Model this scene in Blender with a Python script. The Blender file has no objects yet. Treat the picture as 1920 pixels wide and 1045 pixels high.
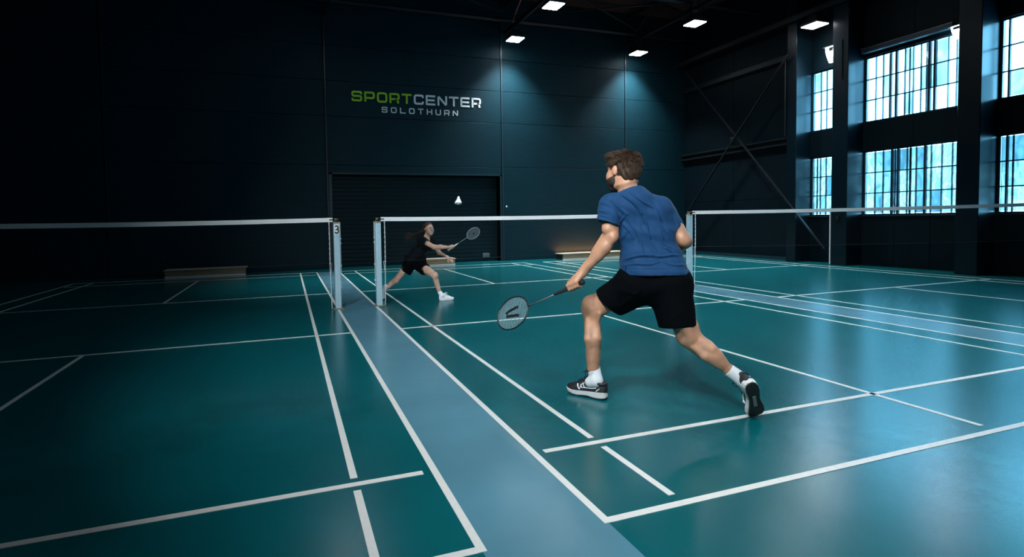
import bpy, math, random
import numpy as np
from mathutils import Vector, Matrix

random.seed(7)
rng = np.random.default_rng(7)
SC = bpy.context.scene
COL = SC.collection

# ------------------------------------------------------------------ camera
CAM = np.array([-1.4308, -8.7714, 1.4714])
YAW, PITCH, ROLL, FPX, CX, CY = .3116, -.04, -.018, 952.85, -113.53, -71.11
_f = np.array([math.sin(YAW)*math.cos(PITCH), math.cos(YAW)*math.cos(PITCH), math.sin(PITCH)])
_r = np.array([math.cos(YAW), -math.sin(YAW), 0.0])
_u = np.cross(_r, _f)
RT = math.cos(ROLL)*_r + math.sin(ROLL)*_u
UP = -math.sin(ROLL)*_r + math.cos(ROLL)*_u
FW = _f
cam_data = bpy.data.cameras.new('camera')
cam_data.sensor_width = 36.0
cam_data.lens = FPX/1920*36.0
cam_data.shift_x = -CX/1920
cam_data.shift_y = CY/1920
cam_data.clip_start = 0.05
cam = bpy.data.objects.new('camera', cam_data)
COL.objects.link(cam)
cam.matrix_world = Matrix(((RT[0], UP[0], -FW[0], CAM[0]), (RT[1], UP[1], -FW[1], CAM[1]),
                           (RT[2], UP[2], -FW[2], CAM[2]), (0, 0, 0, 1)))
SC.camera = cam

# ------------------------------------------------------------------ view, sky
SC.view_settings.view_transform = 'Standard'
SC.view_settings.look = 'None'
SC.view_settings.gamma = 1.0
SC.view_settings.exposure = 0.0
SC.view_settings.use_curve_mapping = False
SC.cycles.use_denoising = True
SC.cycles.max_bounces = 8
SC.cycles.sample_clamp_indirect = 6.0
SC.cycles.caustics_reflective = False
SC.cycles.caustics_refractive = False
world = bpy.data.worlds.new('sky')
SC.world = world
world.use_nodes = True
SKY = world.node_tree.nodes['Background']
SKY.inputs[0].default_value = (0.18, 0.60, 0.95, 1)
SKY.inputs[1].default_value = 34.0

LAMP_POWER = 78.0          # each hall lamp, watts
LAMP_COLOR = (0.86, 0.95, 1.0)
LAMP_SPREAD = 96.0        # degrees
LAMP_GLOW = 20.0


def area_light(name, loc, size, power, color=(1, 1, 1), rot=(0, 0, 0), spread=180.0, size_y=None, portal=False):
    d = bpy.data.lights.new(name, 'AREA')
    d.energy = power
    d.color = color
    d.shape = 'RECTANGLE'
    d.size = size
    d.size_y = size_y or size
    d.spread = math.radians(spread)
    if portal:
        d.cycles.is_portal = True
    o = bpy.data.objects.new(name, d)
    COL.objects.link(o)
    o.location = loc
    o.rotation_euler = rot
    return o


# window openings on the right wall: (y_far, y_near, z_bottom, z_top)
WX = 14.02
BAYS = [(3.02, 1.60), (1.36, -1.32), (-1.50, -4.16), (-4.40, -7.0)]
LOWZ, UPZ = (1.40, 3.20), (3.98, 5.78)
for (ya, yb) in BAYS:
    for (z0, z1) in (LOWZ, UPZ):
        area_light('window_portal', (WX+.16, (ya+yb)/2, (z0+z1)/2), abs(ya-yb), 1.0, rot=(0, math.radians(90), 0),
                   size_y=None, portal=True)
        bpy.context.scene.collection.objects[-1].data.size = z1-z0
        bpy.context.scene.collection.objects[-1].data.size_y = abs(ya-yb)


# ------------------------------------------------------------------ materials
def mat(name, color, rough=0.6, metal=0.0, spec=0.5, noise=0.0, nscale=8.0, bump=0.0, bscale=60.0, stretch=(1, 1, 1),
        emit=None, estr=0.0, sss=0.0, coat=0.0, bdist=0.01, coord='Object', color2=None):
    m = bpy.data.materials.new(name)
    m.use_nodes = True
    nt = m.node_tree
    N, L = nt.nodes, nt.links
    b = N['Principled BSDF']
    b.inputs['Base Color'].default_value = (*color, 1)
    b.inputs['Roughness'].default_value = rough
    b.inputs['Metallic'].default_value = metal
    b.inputs['Specular IOR Level'].default_value = spec
    if coat:
        b.inputs['Coat Weight'].default_value = coat
    if sss:
        b.inputs['Subsurface Weight'].default_value = sss
        b.inputs['Subsurface Radius'].default_value = (0.012, 0.005, 0.003)
        b.inputs['Subsurface Scale'].default_value = 1.0
    if emit:
        b.inputs['Emission Color'].default_value = (*emit, 1)
        b.inputs['Emission Strength'].default_value = estr
    if noise or bump:
        tc = N.new('ShaderNodeTexCoord')
        mp = N.new('ShaderNodeMapping')
        mp.inputs['Scale'].default_value = stretch
        L.new(tc.outputs[coord], mp.inputs[0])
    if noise:
        nz = N.new('ShaderNodeTexNoise')
        nz.inputs['Scale'].default_value = nscale
        nz.inputs['Detail'].default_value = 5
        L.new(mp.outputs[0], nz.inputs['Vector'])
        rp = N.new('ShaderNodeValToRGB')
        c2 = color2 or color
        rp.color_ramp.elements[0].position = .3
        rp.color_ramp.elements[1].position = .7
        rp.color_ramp.elements[0].color = (*[c*(1-noise) for c in color], 1)
        rp.color_ramp.elements[1].color = (*[min(1, c*(1+noise)) for c in c2], 1)
        L.new(nz.outputs['Fac'], rp.inputs[0])
        L.new(rp.outputs[0], b.inputs['Base Color'])
    if bump:
        nb = N.new('ShaderNodeTexNoise')
        nb.inputs['Scale'].default_value = bscale
        nb.inputs['Detail'].default_value = 3
        L.new(mp.outputs[0], nb.inputs['Vector'])
        bp = N.new('ShaderNodeBump')
        bp.inputs['Strength'].default_value = bump
        bp.inputs['Distance'].default_value = bdist
        L.new(nb.outputs['Fac'], bp.inputs['Height'])
        L.new(bp.outputs[0], b.inputs['Normal'])
    return m


def floor_mat(name, color, rough=.30, spec=.5):
    """sheet vinyl with a fine embossed leather grain"""
    m = mat(name, color, rough=rough, spec=spec)
    nt = m.node_tree
    N, L = nt.nodes, nt.links
    b = N['Principled BSDF']
    tc = N.new('ShaderNodeTexCoord')
    big = N.new('ShaderNodeTexNoise')
    big.inputs['Scale'].default_value = 1.3
    big.inputs['Detail'].default_value = 6
    L.new(tc.outputs['Object'], big.inputs['Vector'])
    rp = N.new('ShaderNodeValToRGB')
    rp.color_ramp.elements[0].position = .32
    rp.color_ramp.elements[1].position = .72
    rp.color_ramp.elements[0].color = (*[c*.88 for c in color], 1)
    rp.color_ramp.elements[1].color = (*[c*1.12 for c in color], 1)
    L.new(big.outputs['Fac'], rp.inputs[0])
    L.new(rp.outputs[0], b.inputs['Base Color'])
    # roughness drifts a little with wear
    mr = N.new('ShaderNodeMapRange')
    mr.inputs['To Min'].default_value = rough-.01
    mr.inputs['To Max'].default_value = rough+.01
    wear = N.new('ShaderNodeTexNoise')
    wear.inputs['Scale'].default_value = 2.6
    wear.inputs['Detail'].default_value = 8
    wear.inputs['Roughness'].default_value = .65
    L.new(tc.outputs['Object'], wear.inputs['Vector'])
    L.new(wear.outputs['Fac'], mr.inputs['Value'])
    L.new(mr.outputs[0], b.inputs['Roughness'])
    vo = N.new('ShaderNodeTexNoise')
    vo.inputs['Scale'].default_value = 170
    vo.inputs['Detail'].default_value = 2
    vo.inputs['Distortion'].default_value = 1.2
    L.new(tc.outputs['Object'], vo.inputs['Vector'])
    wv = N.new('ShaderNodeTexNoise')
    wv.inputs['Scale'].default_value = 2.2
    wv.inputs['Detail'].default_value = 3
    L.new(tc.outputs['Object'], wv.inputs['Vector'])
    b1 = N.new('ShaderNodeBump')
    b1.inputs['Strength'].default_value = .22
    b1.inputs['Distance'].default_value = .0012
    L.new(vo.outputs['Fac'], b1.inputs['Height'])
    b2 = N.new('ShaderNodeBump')
    b2.inputs['Strength'].default_value = .02
    b2.inputs['Distance'].default_value = .02
    L.new(wv.outputs['Fac'], b2.inputs['Height'])
    L.new(b1.outputs[0], b2.inputs['Normal'])
    L.new(b2.outputs[0], b.inputs['Normal'])
    return m


M_FLOOR = floor_mat('teal_vinyl', (0.0010, 0.112, 0.128), rough=.215, spec=.85)
M_STRIP = floor_mat('grey_blue_vinyl', (0.100, 0.260, 0.340), rough=.22, spec=.85)
M_LINE = mat('white_court_paint', (0.80, 0.78, 0.74), rough=.35, noise=.04, nscale=30)
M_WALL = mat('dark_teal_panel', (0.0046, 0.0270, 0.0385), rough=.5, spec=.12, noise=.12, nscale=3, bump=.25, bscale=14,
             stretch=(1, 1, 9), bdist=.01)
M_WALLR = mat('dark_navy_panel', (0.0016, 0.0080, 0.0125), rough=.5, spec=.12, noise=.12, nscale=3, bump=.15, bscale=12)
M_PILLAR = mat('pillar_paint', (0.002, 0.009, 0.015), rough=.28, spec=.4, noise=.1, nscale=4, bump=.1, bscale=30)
M_TRIM = mat('seam_trim', (0.008, 0.030, 0.040), rough=.4)
M_CEIL = mat('ceiling_paint', (0.002, 0.005, 0.007), rough=.8, noise=.1)
M_STEEL = mat('dark_roof_steel', (0.005, 0.013, 0.017), rough=.45, metal=.3, noise=.1)
M_BRACE = mat('brace_steel', (0.03, 0.038, 0.044), rough=.4, metal=.6, noise=.1)
M_SHUTTER = mat('shutter_slat_paint', (0.0030, 0.0160, 0.0220), rough=.42, spec=.15, noise=.15, nscale=5, stretch=(1, 1, 8))
M_RECESS = mat('joint_shadow', (0.001, 0.004, 0.005), rough=.8)
M_FRAME = mat('window_steel', (0.012, 0.035, 0.05), rough=.45)
M_HOUSING = mat('lamp_housing', (0.03, 0.04, 0.045), rough=.4, metal=.5)
M_DIFF = mat('lamp_diffuser', (.9, .9, .9), rough=.4, emit=(.90, .96, 1.0), estr=LAMP_GLOW)
M_GREEN = mat('green_lettering', (0.40, 0.72, 0.020), rough=.5)
M_WHITE = mat('white_lettering', (0.85, 0.88, 0.9), rough=.5)
M_POST = mat('post_paint', (0.42, 0.60, 0.68), rough=.35, noise=.05, nscale=12)
M_BRASS = mat('pulley_metal', (0.55, 0.45, 0.30), rough=.35, metal=.7)
M_DARK = mat('black_fitting', (0.012, 0.013, 0.014), rough=.4)
M_TAPE = mat('white_net_tape', (0.85, 0.86, 0.86), rough=.7, noise=.05, nscale=40)
M_NET = mat('net_cord', (0.004, 0.008, 0.010), rough=.8)
M_CORD = mat('white_cord', (0.7, 0.7, 0.68), rough=.8)
M_WOOD = mat('bench_wood', (0.30, 0.20, 0.11), rough=.5, noise=.3, nscale=3, stretch=(1, 8, 8), bump=.1)
M_BENCHTOP = mat('bench_top', (0.62, 0.52, 0.40), rough=.5, noise=.15, nscale=4, stretch=(1, 6, 6))
M_BENCHBASE = mat('bench_kickboard', (0.65, 0.66, 0.64), rough=.5)
M_VENT = mat('vent_plate', (0.16, 0.20, 0.22), rough=.4, metal=.3)


def glass_mat(name, tint, pattern=0.0, scale=30.0, gloss=.06, tint2=None):
    m = bpy.data.materials.new(name)
    m.use_nodes = True
    nt = m.node_tree
    N, L = nt.nodes, nt.links
    N.remove(N['Principled BSDF'])
    out = N['Material Output']
    tint = tuple(c**.5 for c in tint)                # light crosses both faces of the pane
    pattern = 1-(1-pattern)**.5
    tr = N.new('ShaderNodeBsdfTransparent')
    tr.inputs[0].default_value = (*tint, 1)
    gl = N.new('ShaderNodeBsdfGlossy')
    gl.inputs['Roughness'].default_value = .08
    mx = N.new('ShaderNodeMixShader')
    mx.inputs[0].default_value = gloss
    L.new(tr.outputs[0], mx.inputs[1])
    L.new(gl.outputs[0], mx.inputs[2])
    L.new(mx.outputs[0], out.inputs[0])
    if pattern:
        tc = N.new('ShaderNodeTexCoord')
        mp = N.new('ShaderNodeMapping')
        mp.inputs['Scale'].default_value = (1, 1, .45)
        L.new(tc.outputs['Object'], mp.inputs[0])
        nz = N.new('ShaderNodeTexNoise')
        nz.inputs['Scale'].default_value = scale
        nz.inputs['Detail'].default_value = 4
        nz.inputs['Distortion'].default_value = 1.0
        L.new(mp.outputs[0], nz.inputs['Vector'])
        rp = N.new('ShaderNodeValToRGB')
        rp.color_ramp.elements[0].position = .38
        rp.color_ramp.elements[1].position = .62
        t2 = tint2 or tuple(c*(1-pattern) for c in tint)
        rp.color_ramp.elements[0].color = (*t2, 1)
        rp.color_ramp.elements[1].color = (*tint, 1)
        L.new(nz.outputs['Fac'], rp.inputs[0])
        L.new(rp.outputs[0], tr.inputs[0])
    return m


M_GLASS_UP = [glass_mat('clear_pane', (.50, .50, .50), .15, 1.6), glass_mat('pale_pane', (.30, .32, .33), .35, 2.2),
              glass_mat('blue_pane', (.13, .16, .17), .5, 3.0)]
M_GLASS_LO = [glass_mat('frosted_pane', (.145, .16, .16), .65, 9.0), glass_mat('patterned_pane', (.08, .095, .095), .6, 6.0),
              glass_mat('cyan_pane', (.036, .052, .056), .5, 4.0)]


# ------------------------------------------------------------------ mesh helpers
class MB:
    def __init__(s):
        s.v, s.f, s.mi = [], [], []

    def add(s, vs, fs, mi=0):
        o = len(s.v)
        s.v += [tuple(map(float, p)) for p in vs]
        s.f += [tuple(i+o for i in f) for f in fs]
        s.mi += [mi]*len(fs)
        return s

    def box(s, lo, hi, mi=0, bev=0.0):
        (x0, y0, z0), (x1, y1, z1) = lo, hi
        if bev <= 0:
            vs = [(x, y, z) for x in (x0, x1) for y in (y0, y1) for z in (z0, z1)]
            return s.add(vs, [(0, 1, 3, 2), (4, 6, 7, 5), (0, 4, 5, 1), (2, 3, 7, 6), (0, 2, 6, 4), (1, 5, 7, 3)], mi)
        b = bev                                     # chamfer all vertical and horizontal edges
        vs, fs = [], []
        for (sx, X) in ((-1, x0), (1, x1)):
            for (sy, Y) in ((-1, y0), (1, y1)):
                for (sz, Z) in ((-1, z0), (1, z1)):
                    vs += [(X, Y-sy*b, Z-sz*b), (X-sx*b, Y, Z-sz*b), (X-sx*b, Y-sy*b, Z)]

        def I(i, j, k, c):
            return ((i*2+j)*2+k)*3+c
        fs += [(I(0, 0, 0, 0), I(0, 0, 1, 0), I(0, 1, 1, 0), I(0, 1, 0, 0)), (I(1, 0, 0, 0), I(1, 1, 0, 0), I(1, 1, 1, 0), I(1, 0, 1, 0)),
               (I(0, 0, 0, 1), I(1, 0, 0, 1), I(1, 0, 1, 1), I(0, 0, 1, 1)), (I(0, 1, 0, 1), I(0, 1, 1, 1), I(1, 1, 1, 1), I(1, 1, 0, 1)),
               (I(0, 0, 0, 2), I(0, 1, 0, 2), I(1, 1, 0, 2), I(1, 0, 0, 2)), (I(0, 0, 1, 2), I(1, 0, 1, 2), I(1, 1, 1, 2), I(0, 1, 1, 2))]
        for i in (0, 1):
            for j in (0, 1):
                fs.append((I(i, j, 0, 0), I(i, j, 0, 1), I(i, j, 1, 1), I(i, j, 1, 0)))
                fs.append((I(i, 0, j, 0), I(i, 1, j, 0), I(i, 1, j, 2), I(i, 0, j, 2)))
                fs.append((I(0, i, j, 1), I(0, i, j, 2), I(1, i, j, 2), I(1, i, j, 1)))
                for k in (0, 1):
                    fs.append((I(i, j, k, 0), I(i, j, k, 1), I(i, j, k, 2)))
        return s.add(vs, fs, mi)

    def bar(s, a, b, w, h, up=(0, 0, 1), mi=0):
        """rectangular bar from a to b, w across, h along up"""
        a, b = np.array(a, float), np.array(b, float)
        d = b-a
        d /= np.linalg.norm(d)
        up = np.array(up, float)
        sx = np.cross(d, up)
        sx /= np.linalg.norm(sx)
        sz = np.cross(sx, d)
        vs = []
        for p in (a, b):
            for (i, j) in ((-1, -1), (1, -1), (1, 1), (-1, 1)):
                vs.append(p+sx*i*w/2+sz*j*h/2)
        return s.add(vs, [(3, 2, 1, 0), (4, 5, 6, 7), (0, 1, 5, 4), (1, 2, 6, 5), (2, 3, 7, 6), (3, 0, 4, 7)], mi)

    def tube(s, pts, r, n=8, mi=0, closed=False, cap=True):
        P = np.array(pts, float)
        m = len(P)
        R = np.full(m, r, float) if np.isscalar(r) else np.array(r, float)
        T = np.zeros_like(P)
        for i in range(m):
            if closed:
                T[i] = P[(i+1) % m]-P[i-1]
            else:
                T[i] = P[min(i+1, m-1)]-P[max(i-1, 0)]
            T[i] /= max(1e-9, np.linalg.norm(T[i]))
        ref = np.array([0, 0, 1.0]) if abs(T[0][2]) < .9 else np.array([1.0, 0, 0])
        nrm = np.cross(T[0], ref)
        nrm /= np.linalg.norm(nrm)
        vs = []
        for i in range(m):
            nrm = nrm-T[i]*np.dot(nrm, T[i])
            nrm /= max(1e-9, np.linalg.norm(nrm))
            bi = np.cross(T[i], nrm)
            for k in range(n):
                a = 2*math.pi*k/n
                vs.append(P[i]+R[i]*(math.cos(a)*nrm+math.sin(a)*bi))
        fs = []
        for i in range(m if closed else m-1):
            j = (i+1) % m
            for k in range(n):
                fs.append((i*n+k, i*n+(k+1) % n, j*n+(k+1) % n, j*n+k))
        if cap and not closed:
            fs.append(tuple(range(n-1, -1, -1)))
            fs.append(tuple((m-1)*n+k for k in range(n)))
        return s.add(vs, fs, mi)

    def lathe(s, prof, c=(0, 0, 0), n=24, mi=0, axis=(0, 0, 1)):
        A = np.array(axis, float)
        A /= np.linalg.norm(A)
        e1 = np.cross(A, (0, 0, 1) if abs(A[2]) < .9 else (1, 0, 0))
        e1 /= np.linalg.norm(e1)
        e2 = np.cross(A, e1)
        vs, fs = [], []
        for (r, z) in prof:
            for k in range(n):
                t = 2*math.pi*k/n
                vs.append(np.array(c)+A*z+r*(math.cos(t)*e1+math.sin(t)*e2))
        for i in range(len(prof)-1):
            for k in range(n):
                fs.append((i*n+k, i*n+(k+1) % n, (i+1)*n+(k+1) % n, (i+1)*n+k))
        return s.add(vs, fs, mi)

    def build(s, name, mats, parent=None, smooth=False):
        me = bpy.data.meshes.new(name)
        me.from_pydata(s.v, [], s.f)
        mats = mats if isinstance(mats, (list, tuple)) else [mats]
        for m in mats:
            me.materials.append(m)
        if len(mats) > 1:
            me.polygons.foreach_set('material_index', s.mi)
        if smooth:
            me.polygons.foreach_set('use_smooth', [True]*len(me.polygons))
        me.update()
        o = bpy.data.objects.new(name, me)
        COL.objects.link(o)
        if parent is not None:
            put(o, parent)
        return o


def put(o, parent):
    """parent o without moving it"""
    o.parent = parent
    o.matrix_parent_inverse = WM(parent).inverted()
    return o


def WM(o):
    m = Matrix.LocRotScale(o.location, o.rotation_euler, o.scale)
    if o.parent is not None:
        return WM(o.parent) @ o.matrix_parent_inverse @ m
    return m


def tag(o, label=None, cat=None, group=None, kind=None):
    if label:
        o['label'] = label
    if cat:
        o['category'] = cat
    if group:
        o['group'] = group
    if kind:
        o['kind'] = kind
    return o


def empty(name, loc, label, cat, group=None):
    o = bpy.data.objects.new(name, None)
    o.empty_display_size = .1
    COL.objects.link(o)
    o.location = loc
    return tag(o, label, cat, group)


def at(u, v, d):
    """the point that lies d metres ahead of the camera position on the sight line of pixel (u, v)"""
    return CAM + d*((u-960-CX)/FPX*RT - (v-522.5-CY)/FPX*UP + FW)


# ================================================================== SETTING
YB, XL, YF, ZC = 7.80, -9.0, -12.5, 9.2
XR = 14.0

fl = MB().box((XL, YF, -.2), (XR+.3, YB+.5, 0)).build('floor', M_FLOOR)
tag(fl, kind='structure')


def flat(name, x0, x1, y0, y1, m, z=.0015):
    return MB().box((x0, y0, 0.0002), (x1, y1, z)).build(name, m, fl)


# grey-blue aisles between the courts
flat('aisle_strip', -.65, 0.0, YF+.1, 6.75, M_STRIP, .0012)
flat('aisle_strip', 6.10, 6.82, YF+.1, .45, M_STRIP, .0012)
LW = .042


def vline(x, y0, y1):
    flat('court_line', x-LW/2, x+LW/2, y0, y1, M_LINE, .0026)


def hline(y, x0, x1):
    flat('court_line', x0, x1, y-LW/2, y+LW/2, M_LINE, .0026)


def court(x0, near_gap=True):
    x1 = x0+6.10
    for x in (x0, x1):
        vline(x, -6.72, 6.72)
    for x in (x0+.46, x1-.46):
        vline(x, -6.62, -6.01)
        vline(x, -5.87, 6.68)
    for y in (-6.70, 6.70):
        hline(y, x0+LW/2, x1-LW/2)
    for y in (-5.94, 5.94):
        hline(y, x0+.07, x1-.07)
    for y in (-1.98, 1.98):
        hline(y, x0+.03, x1-.03)
    xm = (x0+x1)/2
    vline(xm, -6.62, -1.99)
    vline(xm, 1.99, 5.93)


court(0.0)
court(6.82)
court(-6.75)

ce = MB().box((XL, YF, ZC), (XR+.3, YB+.5, ZC+.2)).build('ceiling', M_CEIL)
tag(ce, kind='structure')
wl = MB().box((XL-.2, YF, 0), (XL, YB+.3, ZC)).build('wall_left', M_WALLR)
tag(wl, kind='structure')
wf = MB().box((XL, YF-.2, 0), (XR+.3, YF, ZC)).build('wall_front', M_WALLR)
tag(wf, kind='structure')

# ---- back wall: recessed sheet behind proud panels
wb = MB()
DX0, DX1, DZ = -.04, 5.74, 3.0
wb.box((XL, YB+.06, 0), (DX0, YB+.3, ZC)).box((DX1, YB+.06, 0), (XR+.3, YB+.3, ZC)).box((DX0, YB+.06, DZ), (DX1, YB+.3, ZC))
wb.box((DX0, YB+.45, 0), (DX1, YB+.5, DZ))
wb = tag(wb.build('wall_back', M_RECESS), kind='structure')
cols = [(XL, -6.2), (-6.2, -.18), (-.18, 5.84), (5.84, 10.97), (10.97, XR)]
rows = [(0, 3.3), (3.3, 4.84), (4.84, 5.95), (5.95, 7.05), (7.05, 8.2), (8.2, ZC)]
for ci, (xa, xb) in enumerate(cols):
    for ri, (za, zb) in enumerate(rows):
        z0 = DZ if (ci == 2 and ri == 0) else za
        MB().box((xa+.03, YB, z0+.006), (xb-.03, YB+.06, zb-.006), bev=.006).build('wall_panel', M_WALL, wb)
for x in (-6.2, -.18, 5.84, 10.97):
    MB().box((x-.022, YB-.03, 0 if x not in (-.18, 5.84) else 0), (x+.022, YB+.06, ZC)).build('seam_channel', M_TRIM, wb)
# door jambs and head of the roller shutter
MB().box((DX0-.10, YB-.02, 0), (DX0, YB+.45, DZ+.06)).box((DX1, YB-.02, 0), (DX1+.06, YB+.45, DZ+.06)) \
    .box((DX0-.10, YB-.02, DZ), (DX1+.06, YB+.45, DZ+.06)).build('door_frame', M_TRIM, wb)

dr = MB().box((DX0, YB+.34, 0), (DX1, YB+.40, DZ)).build('door_1', M_RECESS)
tag(dr, kind='structure')
NS = 22
prof = [(0.0, 0.0), (-.022, .012), (-.030, .055), (-.022, .105), (0, .125)]
me_slat = None
sh = DZ/NS
for i in range(NS):
    if me_slat is None:
        b = MB()
        pr = [(0, 0.003), (-.008, .008), (-.014, sh*.3), (-.014, sh*.7), (-.008, sh-.008), (0, sh-.003)]
        vs = [(x, y, z) for x in (DX0+.01, DX1-.01) for (y, z) in pr]
        n = len(pr)
        fs = [(k, k+1, n+k+1, n+k) for k in range(n-1)]+[tuple(range(n-1, -1, -1)), tuple(range(n, 2*n)), (n-1, 0, n, 2*n-1)]
        b.add(vs, fs)
        o = b.build('shutter_slat', M_SHUTTER)
        me_slat = o.data
        o.location = (0, YB+.34, 0)
        put(o, dr)
    else:
        o = bpy.data.objects.new('shutter_slat', me_slat)
        COL.objects.link(o)
        o.location = (0, YB+.34, i*sh)
        put(o, dr)
MB().box((5.16, YB+.27, .13), (5.42, YB+.31, .28), bev=.006).box((5.19, YB+.262, .20), (5.39, YB+.27, .215)) \
    .build('vent_plate', M_VENT, dr)

# ---- right wall: recessed bays with windows between pillars
wr = MB()
for (y0_, y1_) in ((BAYS[0][0]-.10, YB+.5), (YF, -6.95)):
    wr.box((XR+.24, y0_, 0), (XR+.3, y1_, ZC))
for (z0_, z1_) in ((0, LOWZ[0]-.02), (LOWZ[1]+.01, UPZ[0]-.01), (UPZ[1]+.01, ZC)):
    wr.box((XR+.24, -6.95, z0_), (XR+.3, BAYS[0][0]-.10, z1_))
wr = tag(wr.build('wall_right', M_RECESS), kind='structure')
PILLARS = [(3.15, 2.84), (1.77, 1.34), (-1.08, -1.50), (-3.98, -4.40), (-6.9, -7.3), (-9.8, -10.2)]
PX = 13.40
for (ya, yb) in PILLARS:
    MB().box((PX, yb, 0), (XR+.2, ya, ZC), bev=.012).build('pillar', M_PILLAR, wr)
TH = .24
y_edges = [YB]+[v for p in PILLARS for v in p]+[YF]
for i in range(0, len(y_edges), 2):
    ya, yb = y_edges[i], y_edges[i+1]
    if i == 0:                                     # braced end bay without windows
        seg = [(ya, 5.45), (5.45, yb)]
        for (a, b) in seg:
            for (z0, z1) in ((0, 2.0), (2.0, 3.78), (3.78, 6.4), (6.4, ZC)):
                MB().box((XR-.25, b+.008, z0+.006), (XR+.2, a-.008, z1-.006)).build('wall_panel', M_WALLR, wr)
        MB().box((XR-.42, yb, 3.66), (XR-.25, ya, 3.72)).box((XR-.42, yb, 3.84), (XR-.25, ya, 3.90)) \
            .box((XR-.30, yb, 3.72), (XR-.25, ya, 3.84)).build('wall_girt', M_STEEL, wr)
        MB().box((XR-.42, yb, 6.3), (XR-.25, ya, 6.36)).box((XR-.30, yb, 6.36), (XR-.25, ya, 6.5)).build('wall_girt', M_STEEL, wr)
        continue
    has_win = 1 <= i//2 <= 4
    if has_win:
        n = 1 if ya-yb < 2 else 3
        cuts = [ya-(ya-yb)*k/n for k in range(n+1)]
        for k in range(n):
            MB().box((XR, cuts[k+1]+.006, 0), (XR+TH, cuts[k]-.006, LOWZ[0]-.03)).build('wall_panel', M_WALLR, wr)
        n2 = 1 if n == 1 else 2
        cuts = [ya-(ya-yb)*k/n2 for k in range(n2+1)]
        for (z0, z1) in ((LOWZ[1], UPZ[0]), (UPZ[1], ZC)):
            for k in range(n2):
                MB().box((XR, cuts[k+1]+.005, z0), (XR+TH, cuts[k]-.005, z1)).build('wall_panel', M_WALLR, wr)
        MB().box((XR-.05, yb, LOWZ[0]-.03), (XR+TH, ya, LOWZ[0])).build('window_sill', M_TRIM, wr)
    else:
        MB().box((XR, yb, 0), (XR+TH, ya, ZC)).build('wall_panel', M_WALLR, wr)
# baseboard strips along the foot of the bays
tag(MB().box((XR-.30, 3.16, 0), (XR-.25, YB, .10)).build('baseboard_right', M_TRIM), kind='structure')

# windows
wn = 0


def window(ya, yb, z0, z1, cols, nrows, glass, seed):
    """ya far, yb near; cols = list of pane fractions; thick bars between some"""
    global wn
    wn += 1
    r = random.Random(seed)
    fw = .045
    f = MB()
    x0, x1 = XR+.06, XR+.13
    f.box((x0, yb, z0), (x1, ya, z0+fw)).box((x0, yb, z1-fw), (x1, ya, z1))
    f.box((x0, ya-fw, z0+fw), (x1, ya, z1-fw)).box((x0, yb, z0+fw), (x1, yb+fw, z1-fw))
    w = tag(f.build('window_%d' % wn, M_FRAME), kind='structure')
    W = (ya-yb)-2*fw
    tot = sum(c for c, t in cols)
    yy = ya-fw
    zs = [z0+fw+(z1-z0-2*fw)*k/nrows for k in range(nrows+1)]
    for k in range(1, nrows):
        MB().box((x0+.012, yb+fw, zs[k]-.014), (x1-.012, ya-fw, zs[k]+.014)).build('glazing_bar', M_FRAME, w)
    for j, (c, t) in enumerate(cols):
        yn = yy-W*c/tot
        if j < len(cols)-1:
            MB().box((x0+(.0 if t > .02 else .010), yn-t/2, z0+fw), (x1-.010, yn+t/2, z1-fw)).build('glazing_bar', M_FRAME, w)
        for k in range(nrows):
            g = glass[min(len(glass)-1, int(r.random()**1.3*len(glass)))]
            MB().box((XR+.092, yn+.008, zs[k]+.012), (XR+.098, yy-.008, zs[k+1]-.012)).build('pane', g, w)
        yy = yn
    # secondary sash bars on the outside, out of step with the inner ones
    for q in range(max(1, len(cols)//3)):
        y = yb+fw+W*(r.random()*.9+.05)
        MB().box((XR+.17, y-.012, z0), (XR+.20, y+.012, z1)).build('outer_bar', M_FRAME, w)
    return w


b_, t_ = .014, .05
c_small = [(1, b_), (.8, b_), (1, b_), (.8, b_), (1, b_)]
c_big = [(1, b_), (.8, b_), (.85, .02), (.6, t_), (.85, b_), (.85, b_), (.75, b_), (.85, t_), (.5, t_), (1.2, b_), (.75, b_), (.9, b_), (.6, b_)]
c_big2 = [(1.15, b_), (1.0, b_), (1.1, t_), (.7, t_), (1.0, b_), (1.0, b_), (1.0, t_), (.6, b_), (1.1, b_), (1.05, b_), (1.0, b_), (.9, b_)]
c_side = [(.4, .03), (1.4, t_), (.6, b_), (1.2, t_), (1.3, b_), (.6, b_), (1.4, t_), (1.3, b_), (1.0, b_)]
for bi, (ya, yb) in enumerate(((2.84, 1.77), (1.34, -1.08), (-1.50, -3.98), (-4.40, -6.9))):
    cu, cl = ((c_small, c_small), (c_big, c_big2), (c_side, c_side), (c_side, c_big))[bi]
    window(ya, yb, UPZ[0], UPZ[1], cu, 3, M_GLASS_UP, 11+bi)
    window(ya, yb, LOWZ[0], LOWZ[1], cl, 3, M_GLASS_LO, 31+bi)

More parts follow.
